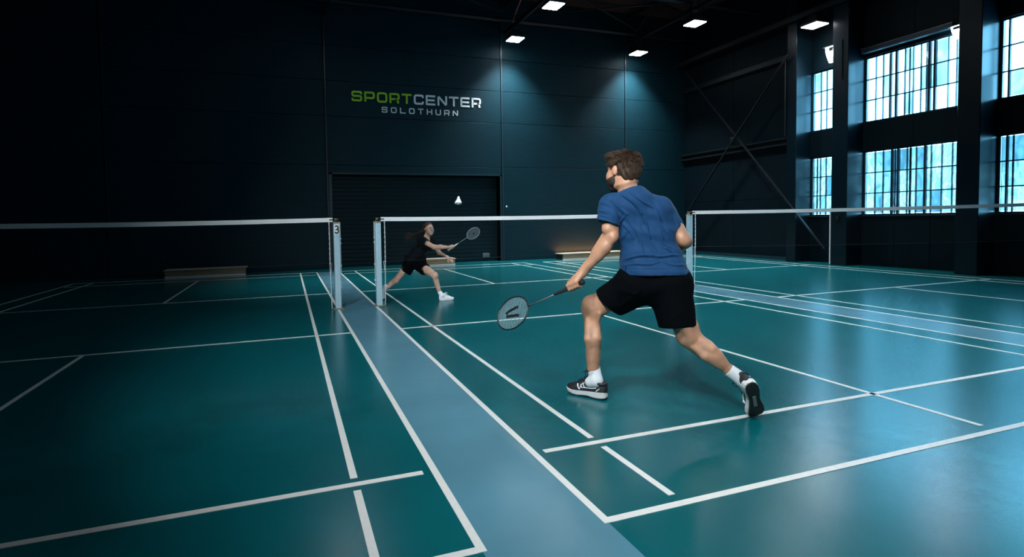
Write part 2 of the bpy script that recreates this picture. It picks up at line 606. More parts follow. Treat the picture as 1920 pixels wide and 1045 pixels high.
# crossed braces between the corner and the pillars
MB().bar((PX-.06, 7.3, 7.05), (PX-.06, 1.90, .45), .03, .07, up=(1, 0, 0)).build('cross_brace', M_BRACE, wr)
MB().bar((PX-.14, 3.0, 6.35), (PX-.14, 7.25, 1.45), .03, .07, up=(1, 0, 0)).build('cross_brace', M_BRACE, wr)
MB().box((PX-.16, 4.99, 4.02), (PX-.045, 5.13, 4.16), bev=.01).build('brace_plate', M_STEEL, wr)
MB().tube([(PX-.05, 3.17, 3.9), (PX-.05, 3.17, 6.3)], .022, 6).build('conduit', M_STEEL, wr)
MB().box((PX-.02, 1.765, 0.02), (PX+.02, 1.79, 1.62)).build('corner_highlight', M_WHITE, wr)  # white strip stands in for the highlight along the pillar edge
MB().tube([(PX-.015, 1.50, 5.2), (PX-.015, 1.50, 6.3)], .012, 6).build('conduit', M_PILLAR, wr)
MB().box((PX-.05, 1.52, 1.28), (PX, 1.60, 1.40), bev=.008).build('switch_box', M_STEEL, wr)

# ---- roof steel
def chord(x, z=8.0, y0=YF, y1=YB):
    MB().bar((x, y0, z), (x, y1, z), .10, .12).build('truss_chord', M_STEEL, ce)
    MB().bar((x, y0, z+.95), (x, y1, z+.95), .10, .12).build('truss_chord', M_STEEL, ce)
    y, k = y1-.2, 0
    while y > y0+1.6:
        a, b = (y, z), (y-1.45, z+.95)
        if k % 2:
            a, b = (y, z+.95), (y-1.45, z)
        MB().bar((x, a[0], a[1]), (x, b[0], b[1]), .05, .05).build('truss_web', M_STEEL, ce)
        y -= 1.45
        k += 1


for x in (-.1, 6.05, 11.0):
    chord(x)
MB().bar((13.25, YF, 7.35), (13.25, YB, 7.35), .10, .14).build('truss_chord', M_STEEL, ce)
for y in (7.3, 4.5, 1.5, -1.5):
    MB().tube([(XL, y, 8.22), (XR, y, 8.22)], .06, 8).build('roof_purlin', M_STEEL, ce)
for (x0, x1) in ((6.05, 11.0), (-.1, 6.05)):
    MB().bar((x0, 7.1, 8.3), (x1, 4.5, 8.3), .04, .04).build('roof_tie', M_STEEL, ce)
    MB().bar((x0, 4.5, 8.3), (x1, 7.1, 8.3), .04, .04).build('roof_tie', M_STEEL, ce)


# ================================================================== LAMPS
def hall_lamp(x, y, z, label, hang=7.93, power=LAMP_POWER, size=.50, spread=LAMP_SPREAD, rz=0.0):
    e = empty('hall_lamp', (x, y, z), label, 'lamp', 'square hall lamps under the roof trusses')
    h = size/2
    b = MB()
    lo = [(x-h, y-h, z+.02), (x+h, y-h, z+.02), (x+h, y+h, z+.02), (x-h, y+h, z+.02)]
    mi = [(x-h, y-h, z+.07), (x+h, y-h, z+.07), (x+h, y+h, z+.07), (x-h, y+h, z+.07)]
    k = .45
    hi = [(x-h*k, y-h*k, z+.30), (x+h*k, y-h*k, z+.30), (x+h*k, y+h*k, z+.30), (x-h*k, y+h*k, z+.30)]
    fs = [(3, 2, 1, 0)]+[(i, (i+1) % 4, 4+(i+1) % 4, 4+i) for i in range(4)]+[(4+i, 4+(i+1) % 4, 8+(i+1) % 4, 8+i) for i in range(4)]+[(8, 9, 10, 11)]
    b.add(lo+mi+hi, fs)
    b.build('housing', M_HOUSING, e)
    MB().box((x-h+.02, y-h+.02, z), (x+h-.02, y+h-.02, z+.02)).build('diffuser', M_DIFF, e)
    br = MB()
    br.tube([(x-.10, y, z+.30), (x-.10, y, hang-.015), (x+.10, y, hang-.015), (x+.10, y, z+.30)], .014, 6)
    br.build('bracket', M_STEEL, e)
    l = area_light('lamp_light', (x, y, z-.012), size-.06, power, LAMP_COLOR, spread=spread)
    put(l, e)
    return e


hall_lamp(6.05, 7.05, 7.5, 'square hall lamp at the back end of the truss above the lettering', power=LAMP_POWER*2.2)
hall_lamp(5.95, 4.30, 7.5, 'square hall lamp cut by the top edge, nearer one above the lettering')
hall_lamp(11.1, 7.20, 7.5, 'square hall lamp hanging near the back wall above the bright wall patch on the right', power=LAMP_POWER*2.2)
hall_lamp(10.95, 4.30, 7.5, 'square hall lamp on the right truss, in front of the one near the back wall')
hall_lamp(13.25, 2.18, 6.9, 'square hall lamp in front of the pillar between small and large windows', hang=7.27, power=LAMP_POWER*.5)
# the same rows carry on over the near half of the hall
hall_lamp(-.1, 4.30, 7.5, 'square hall lamp over the grey aisle, out of the picture above', spread=52, power=LAMP_POWER*.55)
hall_lamp(5.95, 1.2, 7.5, 'square hall lamp over the net of the middle court')
hall_lamp(10.95, 1.2, 7.5, 'square hall lamp over the net of the right court')
hall_lamp(5.95, -3.2, 7.5, 'square hall lamp over the near half of the middle court')
hall_lamp(5.95, -7.6, 7.5, 'square hall lamp above the near end of the middle court')
hall_lamp(.3, -8.2, 7.5, 'added unseen hall lamp above the near end of the grey aisle', spread=50, power=LAMP_POWER*.45)  # added out of view to brighten the man from the camera side
for (pos_, aim_, lab_, k_) in (((-4.2, -7.6, 8.2), (2.4, -2.6, 1.0), 'tilted floodlight behind the camera on the left, aimed over the middle court', 2.3),
                               ((-3.2, -10.6, 5.6), (2.4, -1.0, 1.0), 'lower tilted floodlight behind the camera, aimed at the net', 2.3)):
    fl_l = hall_lamp(*pos_, lab_, hang=9.17, spread=62, power=LAMP_POWER*k_)  # added fill lights, out of view, that brighten the players and net
    _l = [c_ for c_ in fl_l.children if c_.type == 'LIGHT'][0]
    _l.rotation_euler = (Vector(aim_)-Vector(pos_)).to_track_quat('-Z', 'Y').to_euler()

# wall lamps at the windows
def wall_lamp(loc, label, size, power):
    x, y, z = loc
    e = empty('wall_lamp', loc, label, 'lamp')
    b = MB()
    b.box((x+.02, y-.07, z+size*.2), (XR+.02, y+.07, z+size*.45))
    b.box((x-.02, y-size/2-.02, z+size*.5), (x+.30, y+size/2+.02, z+size*.56))
    b.build('bracket', M_HOUSING, e)
    s = MB()
    pts = []
    for k in range(6):
        t = k/5
        pts.append((x+.02+.20*(1-math.cos(t*1.4)), z+size*.5-size*t))
    vs = [(px, y+sg*size*.42, pz) for sg in (-1, 1) for (px, pz) in pts]+[(px+.03, y+sg*size*.42, pz) for sg in (-1, 1) for (px, pz) in pts]
    n = len(pts)
    fs = []
    for k in range(n-1):
        fs.append((k, n+k, n+k+1, k+1))
        fs.append((2*n+k, 2*n+k+1, 3*n+k+1, 3*n+k))
    s.add(vs, fs)
    s.build('diffuser', M_DIFF, e, smooth=True)
    l = area_light('lamp_light', (x-.05, y, z), size*.6, power, LAMP_COLOR, rot=(0, math.radians(50), 0), spread=170)
    put(l, e)
    return e


wall_lamp((13.68, 2.02, 6.10), 'curved wall lamp above the small upper window, half behind the pillar', .42, 14)
wall_lamp((13.72, -.86, 5.72), 'glaring wall lamp at the top right corner of the large upper window', .26, 10)
rl = empty('blind_rail', (13.9, .3, 5.95), 'dark blind rail along the top of the large upper window', 'rail')
MB().box((13.80, -.75, 5.86), (13.96, 1.28, 5.98), bev=.01).build('rail', M_FRAME, rl)
MB().box((13.79, -.75, 5.975), (13.95, 1.28, 5.99)).build('rail_lip', M_VENT, rl)


# ================================================================== SIGN
def rounded(pts, rad, closed=False, n=5):
    out = []
    m = len(pts)
    for i in range(m):
        p = np.array(pts[i], float)
        if not closed and (i == 0 or i == m-1) or rad <= 0:
            out.append(p)
            continue
        a, b = np.array(pts[i-1], float), np.array(pts[(i+1) % m], float)
        da, db = a-p, b-p
        la, lb = np.linalg.norm(da), np.linalg.norm(db)
        r = min(rad, la*.5, lb*.5)
        p0, p1 = p+da/la*r, p+db/lb*r
        for k in range(n+1):
            t = k/n
            out.append((1-t)**2*p0+2*t*(1-t)*p+t*t*p1)
    return out


def ribbon(mb, pts, th, thy, depth, o, sx, sy, ax=(1, 0, 0), up=(0, 0, 1), closed=False):
    """stroke of a letter: pts in unit square, scaled by sx, sy"""
    P = [np.array((p[0]*sx, p[1]*sy)) for p in pts]
    m = len(P)
    ax, up = np.array(ax, float), np.array(up, float)
    nd = np.cross(ax, up)
    L_, R_ = [], []
    for i in range(m):
        a = P[i-1] if (closed or i > 0) else None
        b = P[(i+1) % m] if (closed or i < m-1) else None
        dirs = []
        if a is not None and np.linalg.norm(P[i]-a) > 1e-9:
            dirs.append((P[i]-a)/np.linalg.norm(P[i]-a))
        if b is not None and np.linalg.norm(b-P[i]) > 1e-9:
            dirs.append((b-P[i])/np.linalg.norm(b-P[i]))
        nn = sum(np.array((-d[1], d[0])) for d in dirs)
        l = np.linalg.norm(nn)
        nn = nn/l
        k = 1/max(.35, l/len(dirs))
        L_.append(P[i]+nn*th/2*k)
        R_.append(P[i]-nn*th/2*k)
    vs, fs = [], []
    o = np.array(o, float)
    for q in (0, 1):
        for p in L_+R_:
            vs.append(o+ax*p[0]+up*p[1]+nd*(depth*q))
    n2 = 2*m
    for i in range(m if closed else m-1):
        j = (i+1) % m
        fs.append((i, j, m+j, m+i))
        fs.append((n2+i, n2+m+i, n2+m+j, n2+j))
        fs.append((i, n2+i, n2+j, j))
        fs.append((m+i, m+j, n2+m+j, n2+m+i))
    if not closed:
        fs.append((0, m, n2+m, n2))
        fs.append((m-1, n2+m-1, n2+2*m-1, 2*m-1))
    mb.add(vs, fs)


A_, B_ = .085, .915
GL = {
    'S': [([(B_, .70), (B_, B_), (A_, B_), (A_, .52), (B_, .52), (B_, A_), (A_, A_), (A_, .30)], .16, False)],
    'P': [([(A_, 0), (A_, 1)], 0, False), ([(A_, B_), (B_, B_), (B_, .38), (A_, .38)], .18, False)],
    'O': [([(A_, .5), (A_, B_), (B_, B_), (B_, A_), (A_, A_)], .22, True)],
    'R': [([(A_, 0), (A_, 1)], 0, False), ([(A_, B_), (B_, B_), (B_, .40), (A_, .40)], .18, False), ([(.56, .40), (.80, .34), (.86, 0)], .10, False)],
    'T': [([(0, B_), (1, B_)], 0, False), ([(.5, 0), (.5, B_)], 0, False)],
    'C': [([(B_, .68), (B_, B_), (A_, B_), (A_, A_), (B_, A_), (B_, .32)], .2, False)],
    'E': [([(.98, B_), (A_, B_), (A_, A_), (.98, A_)], 0.02, False), ([(A_, .5), (.92, .5)], 0, False)],
    'N': [([(A_, 0), (A_, .9)], 0, False), ([(A_+.02, .93), (B_-.02, .07)], 0, False), ([(B_, .1), (B_, 1)], 0, False)],
    'L': [([(A_, 1), (A_, A_), (1, A_)], 0, False)],
    'H': [([(A_, 0), (A_, 1)], 0, False), ([(B_, 0), (B_, 1)], 0, False), ([(A_, .5), (B_, .5)], 0, False)],
    'U': [([(A_, 1), (A_, A_), (B_, A_), (B_, 1)], .2, False)],
}
sign = empty('wall_sign', (2.9, YB, 5.05), 'green and white wall lettering reading SPORTCENTER SOLOTHURN above the shutter', 'sign')


def write(text, x0, x1, z, h, th, gap, colors):
    w = ((x1-x0)-gap*(len(text)-1))/len(text)
    x = x0
    for i, ch in enumerate(text):
        b = MB()
        for (pts, rad, cl) in GL[ch]:
            p = rounded(pts, rad, cl)
            ribbon(b, p, th, th, .012, (x, YB-.004, z), w, h, closed=cl)
        b.build('letter', colors[i], sign)
        x += w+gap


write('SPORTCENTER', .64, 5.06, 5.34, .325, .062, .075, [M_GREEN]*5+[M_WHITE]*6)
write('SOLOTHURN', 1.60, 4.22, 5.02, .185, .036, .115, [M_WHITE]*9)

# small fittings on the back wall
sb = empty('wall_button', (5.98, YB, 1.92), 'tiny white round button on the back wall right of the shutter', 'button')
MB().lathe([(0, -.02), (.022, -.02), (.03, -.01), (.03, 0)], (5.98, YB-.001, 1.92), 12, axis=(0, 1, 0)).build('button_cap', M_WHITE, sb)


# ================================================================== BENCHES
def bench(x0, x1, y0, y1, h, label):
    e = empty('low_bench', ((x0+x1)/2, (y0+y1)/2, 0), label, 'bench')
    MB().box((x0+.0, y0-.012, 0.0), (x1, y0+.05, .043)).build('kickboard', M_BENCHBASE, e)
    MB().box((x0+.0, y0, .045), (x1, y0+.05, h-.03), bev=.004).build('front_board', M_WOOD, e)
    MB().box((x0-.03, y0-.03, h-.03), (x1+.03, y1, h), bev=.006).build('seat_board', M_BENCHTOP, e)
    for x in (x0, x1-.05):
        MB().box((x, y0+.05, 0), (x+.05, y1-.02, h-.03)).build('end_board', M_DARK, e)
    MB().box((x0+.05, y1-.05, 0), (x1-.05, y1-.02, h-.03)).build('back_board', M_DARK, e)
    return e


bench(7.78, 10.35, 7.02, 7.55, .225, 'low wooden bench at the back wall with warm light on the wall above')
bench(2.36, 3.78, 7.06, 7.55, .225, 'short low wooden bench in front of the shutter behind the woman')
bench(-4.7, -2.62, 7.0, 7.5, .225, 'low bench in the dark left of the shutter')
M_WARM = mat('warm_strip', (.9, .7, .45), emit=(1.0, .40, .14), estr=3.0)
ws = empty('strip_light', (9.06, 7.66, .20), 'warm strip light lying behind the wooden bench at the back wall', 'lamp')
MB().box((7.9, 7.64, .0), (10.2, 7.70, .17)).build('strip_housing', M_HOUSING, ws)
MB().box((7.92, 7.645, .17), (10.18, 7.695, .18)).build('diffuser', M_WARM, ws)
put(area_light('lamp_light', (9.05, 7.67, .19), 2.2, 70.0, (1.0, .17, .05), rot=(math.radians(180), 0, 0), size_y=.05, spread=150), ws)


# ================================================================== NETS
def net_post(x, y, label, side, number=None, h=1.55):
    """side = +1 when the net leaves towards +X"""
    e = empty('net_post', (x, y, 0), label, 'net post', 'badminton net posts')
    MB().box((x-.05, y-.045, .012), (x+.05, y+.045, h-.10), bev=.008).box((x-.018, y-.050, .05), (x+.018, y-.044, h-.2)) \
        .build('pole', M_POST, e)
    MB().box((x-.09, y-.10, .0027), (x+.09, y+.10, .014), bev=.004).build('base_plate', M_BRASS, e)
    MB().box((x-.052, y-.047, h-.10), (x+.052, y+.047, h-.072), bev=.004).box((x-.03, y-.035, h-.072), (x+.03, y+.035, h-.012)) \
        .build('post_cap', M_BRASS, e)
    MB().lathe([(0, -.012), (.030, -.012), (.034, -.008), (.024, 0), (.034, .008), (.030, .012), (0, .012)], (x, y-.048, h-.045), 18, axis=(0, 1, 0)) \
        .build('pulley_wheel', M_DARK, e, smooth=True)
    # tensioning cord down the outer side with its cleats
    c = MB()
    xo = x-side*.062
    c.tube([(xo, y, h-.08), (xo, y, .35)], .005, 5)
    c.build('tension_cord', M_CORD, e)
    for z in (1.18, 1.10, .72, .44):
        MB().box((xo-.012, y-.02, z), (xo+.012, y+.02, z+.03), bev=.004).build('cleat', M_POST, e)
    MB().lathe([(0, 0), (.006, 0), (.006, -.006), (0, -.006)], (x, y-.046, h-.27), 8, axis=(0, 1, 0)).build('bolt', M_DARK, e)
    if number:
        MB().box((x-.044, y-.049, h-.28), (x+.044, y-.0505, h-.115)).build('number_plate', M_TAPE, e)
        b = MB()
        pts = []
        for k in range(15):
            a = math.radians(150-k*240/14)
            pts.append((.5+.36*math.cos(a), .74+.24*math.sin(a)))
        for k in range(16):
            a = math.radians(80-k*240/15)
            pts.append((.5+.40*math.cos(a), .27+.26*math.sin(a)))
        ribbon(b, pts, .023, .023, .002, (x-.036, y-.0512, h-.262), .072, .125)
        b.build('number', M_DARK, e)
    return e


def net(a, b, label, z_a=1.55, z_b=1.55, cell=.022):
    """net hung between two posts; a, b = (x, y) of the posts"""
    a, b = np.array(a, float), np.array(b, float)
    d = b-a
    Ln = np.linalg.norm(d)
    d /= Ln
    e = empty('badminton_net', ((a[0]+b[0])/2, (a[1]+b[1])/2, 0), label, 'net', 'badminton nets')
    ins = .12
    sag = .022

    def P(s, dz):
        t = s/Ln
        z = z_a+(z_b-z_a)*t-sag*4*t*(1-t)-dz
        q = a+d*s
        return np.array((q[0], q[1], z))
    # tape: folded strip 75 mm high
    n = 28
    nv = np.array((-d[1], d[0], 0))
    tp = MB()
    vs, fs = [], []
    for i in range(n+1):
        s_ = .057+(Ln-.114)*i/n
        for (o, dz) in ((-.006, 0.005), (-.004, .0), (.004, 0.0), (.006, .005), (.006, .07), (-.006, .07)):
            vs.append(P(s_, dz)+nv*o)
    for i in range(n):
        for k in range(6):
            fs.append((i*6+k, i*6+(k+1) % 6, (i+1)*6+(k+1) % 6, (i+1)*6+k))
    fs += [(5, 4, 3, 2, 1, 0), tuple(n*6+k for k in range(6))]
    tp.add(vs, fs)
    tp.build('top_tape', M_TAPE, e)
    # mesh of knotted cords
    m = MB()
    r = .00042
    for dz in np.arange(.07, .76, cell):
        q = [P(ins+(Ln-2*ins)*i/14, dz) for i in range(15)]
        for i in range(14):
            m.bar(q[i], q[i+1], 2*r, 2*r)
    for s_ in np.arange(ins, Ln-ins, cell):
        m.bar(P(s_, .07), P(s_, .765), 2*r, 2*r, up=(d[0], d[1], 0))
    mo = m.build('net_mesh', M_NET, e)
    mo['kind'] = 'stuff'
    c = MB()
    c.tube([P(ins+(Ln-2*ins)*i/20, .765) for i in range(21)], .004, 5)
    c.build('bottom_cord', M_NET, e)
    for (s_, sg) in ((ins, -1), (Ln-ins, 1)):
        # side lacing: white cord from the tape down to the foot of the post, knotted to the mesh
        foot = (a if sg < 0 else b)+d*(-sg*.105)
        p0 = P(s_, .05)
        mid = P(s_, .76)
        f = np.array((foot[0], foot[1], .012))
        c = MB()
        c.tube([p0, (p0+mid)/2+np.array((.004, 0, 0)), mid, (mid*.5+f*.5), f], .0075, 6)
        for k in range(9):
            z = .09+.085*k
            c.tube([P(s_-.010, z), P(s_+.010, z+.012)], .010, 5)
        c.tube([mid, mid-np.array((d[0], d[1], 0))*sg*.03*-1+np.array((0, 0, -.01)), np.array((foot[0], foot[1], .62))+0*mid], .003, 4)
        c.build('side_cord', M_CORD, e)
        c = MB()
        t = P(.056 if sg < 0 else Ln-.056, .035)
        c.tube([t, P(.115 if sg < 0 else Ln-.115, .035)], .012, 6)
        c.build('tape_cord', M_DARK, e)
    return e


net_post(-.645, 0, 'pale net post with the number 3, left of the grey aisle', -1, number=True)
net_post(.055, 0, 'pale net post at the left end of the middle net, right of the grey aisle', 1)
net_post(6.30, 0, 'net post behind the man, right end of the middle net', -1)
net_post(6.74, 0.0, 'pale net post right of the man, left end of the right net', 1, h=1.58)
RN = (13.22, -2.64)
net_post(RN[0], RN[1], 'net post near the windows beyond the right edge, right end of the right net', -1, h=1.62)
net_post(-6.80, 0, 'net post in the dark beyond the left edge, left end of the left net', 1)
net((.055, 0), (6.30, 0), 'middle badminton net with white tape between man and woman')
net((6.74, 0), RN, 'right badminton net with white tape crossing in front of the windows', 1.58, 1.62)
net((-6.80, 0), (-.645, 0), 'left badminton net fading into the dark left of post number 3')

#@@PEOPLE
# ================================================================== PEOPLE
# bodies and clothes are grown as smooth implicit surfaces (blended tapered limbs) and meshed as one skin each
def unit(v):
    v = np.array(v, float)
    return v/np.linalg.norm(v)


class Field:
    def __init__(s, lo, hi, h):
        s.h = h
        s.lo = np.array(lo, float)-3*h
        s.n = np.ceil((np.array(hi, float)+3*h-s.lo)/h).astype(int)
        s.a = np.full(s.n, .2, np.float32)

    def window(s, lo, hi):
        i0 = np.maximum(np.floor((lo-s.lo)/s.h).astype(int), 0)
        i1 = np.minimum(np.ceil((hi-s.lo)/s.h).astype(int)+1, s.n)
        if np.any(i1 <= i0):
            return None
        g = [(s.lo[k]+s.h*np.arange(i0[k], i1[k])).astype(np.float32) for k in range(3)]
        sl = tuple(slice(i0[k], i1[k]) for k in range(3))
        return sl, g[0][:, None, None], g[1][None, :, None], g[2][None, None, :]

    def blend(s, sl, d, k, op):
        w = s.a[sl]
        if op == 'cut':
            s.a[sl] = np.maximum(w, -d) if k <= 0 else -smin_(-w, d, k)
        elif op == 'keep':
            s.a[sl] = np.maximum(w, d)
        else:
            s.a[sl] = np.minimum(w, d) if k <= 0 else smin_(w, d, k)

    def cone(s, a, b, ra, rb, k=.03, flat=None, op='add'):
        """tapered limb from a to b; flat = (axis, factor) squashes its section along axis"""
        a, b = np.array(a, float), np.array(b, float)
        m = max(ra, rb)*(max(1, flat[1]) if flat else 1)+k+2*s.h
        w = s.window(np.minimum(a, b)-m, np.maximum(a, b)+m)
        if w is None:
            return s
        sl, X, Y, Z = w
        px, py, pz = X-a[0], Y-a[1], Z-a[2]
        ab = b-a
        sc = 1.0
        if flat:
            n = unit(flat[0])
            q = 1/flat[1]-1
            dn = (px*n[0]+py*n[1]+pz*n[2])*q
            px, py, pz = px+dn*n[0], py+dn*n[1], pz+dn*n[2]
            ab = ab+n*np.dot(ab, n)*q
            sc = min(1.0, flat[1])**.5
        t = np.clip((px*ab[0]+py*ab[1]+pz*ab[2])/max(1e-9, float(ab@ab)), 0, 1)
        d = (np.sqrt((px-t*ab[0])**2+(py-t*ab[1])**2+(pz-t*ab[2])**2)-(ra+(rb-ra)*t))*sc
        s.blend(sl, d.astype(np.float32), k, op)
        return s

    def ell(s, c, axes, radii, k=.02, op='add'):
        c = np.array(c, float)
        m = max(radii)+k+2*s.h
        w = s.window(c-m, c+m)
        if w is None:
            return s
        sl, X, Y, Z = w
        px, py, pz = X-c[0], Y-c[1], Z-c[2]
        q = 0
        q2 = 0
        for n, r in zip(axes, radii):
            e = px*n[0]+py*n[1]+pz*n[2]
            q = q+(e/r)**2
            q2 = q2+(e/r**2)**2
        k0 = np.sqrt(q)
        d = k0*(k0-1)/np.maximum(1e-6, np.sqrt(q2))
        s.blend(sl, d.astype(np.float32), k, op)
        return s

    def chain(s, pts, rad, k=.03, flat=None):
        for i in range(len(pts)-1):
            s.cone(pts[i], pts[i+1], rad[i], rad[i+1], k, flat)
        return s

    def like(s):
        f = Field.__new__(Field)
        f.h, f.lo, f.n = s.h, s.lo, s.n
        f.a = np.full(s.n, .2, np.float32)
        return f

    def join(s, f, k=.03):
        s.a = smin_(s.a, f.a, k).astype(np.float32)
        return s

    def plane_cut(s, p, n, lo=None, hi=None):
        """remove everything on the n side of the plane through p (inside an optional box)"""
        p, n = np.array(p, float), unit(n)
        w = s.window(s.lo if lo is None else np.array(lo, float), s.lo+s.h*s.n if hi is None else np.array(hi, float))
        if w is None:
            return s
        sl, X, Y, Z = w
        d = (X-p[0])*n[0]+(Y-p[1])*n[1]+(Z-p[2])*n[2]
        s.a[sl] = np.maximum(s.a[sl], d)
        return s

    def mesh(s, smooth=2):
        a = s.a
        inside = a < 0
        sg = np.zeros(np.array(a.shape)-1, np.int8)
        for i in (0, 1):
            for j in (0, 1):
                for k in (0, 1):
                    sg += inside[i:a.shape[0]-1+i, j:a.shape[1]-1+j, k:a.shape[2]-1+k]
        cells = np.argwhere((sg > 0) & (sg < 8))
        idx = np.full(sg.shape, -1, np.int32)
        idx[tuple(cells.T)] = np.arange(len(cells))
        acc = np.zeros((len(cells), 3))
        cnt = np.zeros(len(cells))
        corner = [(i, j, k) for i in (0, 1) for j in (0, 1) for k in (0, 1)]
        val = {c: a[cells[:, 0]+c[0], cells[:, 1]+c[1], cells[:, 2]+c[2]] for c in corner}
        for c in corner:
            for ax in range(3):
                if c[ax] == 0:
                    e = list(c)
                    e[ax] = 1
                    e = tuple(e)
                    v0, v1 = val[c], val[e]
                    m = (v0 < 0) != (v1 < 0)
                    t = np.where(m, v0/np.where(m, v0-v1, 1), 0)
                    p = np.tile(np.array(c, float), (len(cells), 1))
                    p[:, ax] += t
                    acc[m] += p[m]
                    cnt[m] += 1
        V = s.lo+s.h*(cells+acc/cnt[:, None])
        F = []
        for ax in range(3):
            o1, o2 = (ax+1) % 3, (ax+2) % 3
            sh = [slice(1, -1)]*3
            lo_, hi_ = [slice(1, n-1) for n in a.shape], [slice(1, n-1) for n in a.shape]
            lo_[ax] = slice(0, a.shape[ax]-1)
            hi_[ax] = slice(1, a.shape[ax])
            m = inside[tuple(lo_)] != inside[tuple(hi_)]
            q = np.argwhere(m)
            if len(q) == 0:
                continue
            off = np.array([1, 1, 1])
            off[ax] = 0
            q = q+off
            flip = inside[tuple(q.T)]
            def g(d1, d2):
                r = q.copy()
                r[:, o1] -= d1
                r[:, o2] -= d2
                return idx[tuple(r.T)]
            quad = np.stack([g(0, 0), g(1, 0), g(1, 1), g(0, 1)], 1)
            quad[~flip] = quad[~flip][:, ::-1]
            F.append(quad)
        F = np.concatenate(F)
        F = F[(F >= 0).all(1)]
        return relax(V, F, smooth), F


def smin_(a, b, k):
    h = np.clip(.5+.5*(b-a)/k, 0, 1)
    return b+(a-b)*h-k*h*(1-h)


def relax(V, F, it, w=.5):
    e = np.concatenate([F[:, [0, 1]], F[:, [1, 2]], F[:, [2, 3]], F[:, [3, 0]]])
    n = len(V)
    deg = np.bincount(e[:, 0], minlength=n)+np.bincount(e[:, 1], minlength=n)
    for _ in range(it):
        S = np.stack([np.bincount(e[:, 0], V[e[:, 1], k], n)+np.bincount(e[:, 1], V[e[:, 0], k], n) for k in range(3)], 1)
        V = V+w*(S/np.maximum(1, deg)[:, None]-V)
    return V


def normals(V, F):
    n = np.cross(V[F[:, 2]]-V[F[:, 0]], V[F[:, 3]]-V[F[:, 1]])
    N = np.stack([sum(np.bincount(F[:, j], n[:, k], len(V)) for j in range(4)) for k in range(3)], 1)
    return N/np.maximum(1e-12, np.linalg.norm(N, axis=1))[:, None]


def mesh_obj(name, VF, m, parent=None, mats=None, mi=None):
    V, F = VF
    me = bpy.data.meshes.new(name)
    me.vertices.add(len(V))
    me.vertices.foreach_set('co', V.astype(np.float32).ravel())
    me.loops.add(F.size)
    me.loops.foreach_set('vertex_index', F.astype(np.int32).ravel())
    me.polygons.add(len(F))
    me.polygons.foreach_set('loop_start', np.arange(0, F.size, 4, dtype=np.int32))
    me.polygons.foreach_set('use_smooth', np.ones(len(F), bool))
    for x in (mats or [m]):
        me.materials.append(x)
    if mi is not None:
        me.polygons.foreach_set('material_index', mi.astype(np.int32))
    me.update(calc_edges=True)
    o = bpy.data.objects.new(name, me)
    COL.objects.link(o)
    if parent is not None:
        put(o, parent)
    return o


def tuck(o, vf, fields, keep, gap=.020):
    """draw the skin of the trunk in under the clothes; keep = limb segments (a, b, reach) that stay as they are"""
    V, F = vf
    N = normals(V, F)
    push = np.zeros(len(V))
    for f in fields:
        i = np.round((V-f.lo)/f.h).astype(int)
        ok = ((i >= 0) & (i < f.n)).all(1)
        d = np.full(len(V), 1.0)
        d[ok] = f.a[tuple(i[ok].T)]
        push = np.maximum(push, np.where((d > -gap) & (d < .05), d+gap, 0))
    for (a, b, r) in keep:
        dd, t = seg_dist(V, a, b)
        push = push*np.clip((dd-r)/.03, 0, 1)
    e = np.concatenate([F[:, [0, 1]], F[:, [1, 2]], F[:, [2, 3]], F[:, [3, 0]]])
    deg = np.bincount(e[:, 0], minlength=len(V))+np.bincount(e[:, 1], minlength=len(V))
    nb = push.copy()
    for _ in range(4):
        nb = .5*nb+.5*(np.bincount(e[:, 0], nb[e[:, 1]], len(V))+np.bincount(e[:, 1], nb[e[:, 0]], len(V)))/np.maximum(1, deg)
        nb = np.maximum(nb, push*.8)
    V2 = V-N*nb[:, None]
    o.data.vertices.foreach_set('co', V2.astype(np.float32).ravel())
    o.data.update()


def seg_dist(V, a, b):
    a, b = np.array(a), np.array(b)
    ab = b-a
    t = np.clip((V-a)@ab/(ab@ab), 0, 1)
    return np.linalg.norm(V-a-t[:, None]*ab, axis=1), t


def skin_mat(name, col):
    m = mat(name, col, rough=.48, sss=.12, noise=.14, nscale=16, bump=.10, bscale=260, bdist=.002,
            color2=(col[0]*1.06, col[1]*.98, col[2]*.94))
    return m


M_SKIN_M = skin_mat('tanned_skin', (.50, .265, .165))
M_SKIN_W = skin_mat('fair_skin', (.58, .37, .285))
M_SHIRT = mat('blue_jersey', (.0035, .043, .125), rough=.75, spec=.25, bump=.25, bscale=900, bdist=.001, noise=.06, nscale=25)
M_SHIRT.node_tree.nodes['Principled BSDF'].inputs['Sheen Weight'].default_value = .05
def cloth_folds(m, rot, scale=(26, 5, 5), dist=.02, strength=.55):
    """soft creases running one way through the cloth"""
    nt = m.node_tree
    N, L = nt.nodes, nt.links
    b = N['Principled BSDF']
    tc = N.new('ShaderNodeTexCoord')
    mp = N.new('ShaderNodeMapping')
    mp.inputs['Rotation'].default_value = rot
    mp.inputs['Scale'].default_value = scale
    L.new(tc.outputs['Object'], mp.inputs[0])
    nz = N.new('ShaderNodeTexNoise')
    nz.inputs['Scale'].default_value = .62
    nz.inputs['Detail'].default_value = 2.5
    nz.inputs['Distortion'].default_value = .8
    L.new(mp.outputs[0], nz.inputs['Vector'])
    bp = N.new('ShaderNodeBump')
    bp.inputs['Strength'].default_value = strength
    bp.inputs['Distance'].default_value = dist
    L.new(nz.outputs['Fac'], bp.inputs['Height'])
    old = b.inputs['Normal'].links
    if old:
        L.new(old[0].from_socket, bp.inputs['Normal'])
    L.new(bp.outputs[0], b.inputs['Normal'])


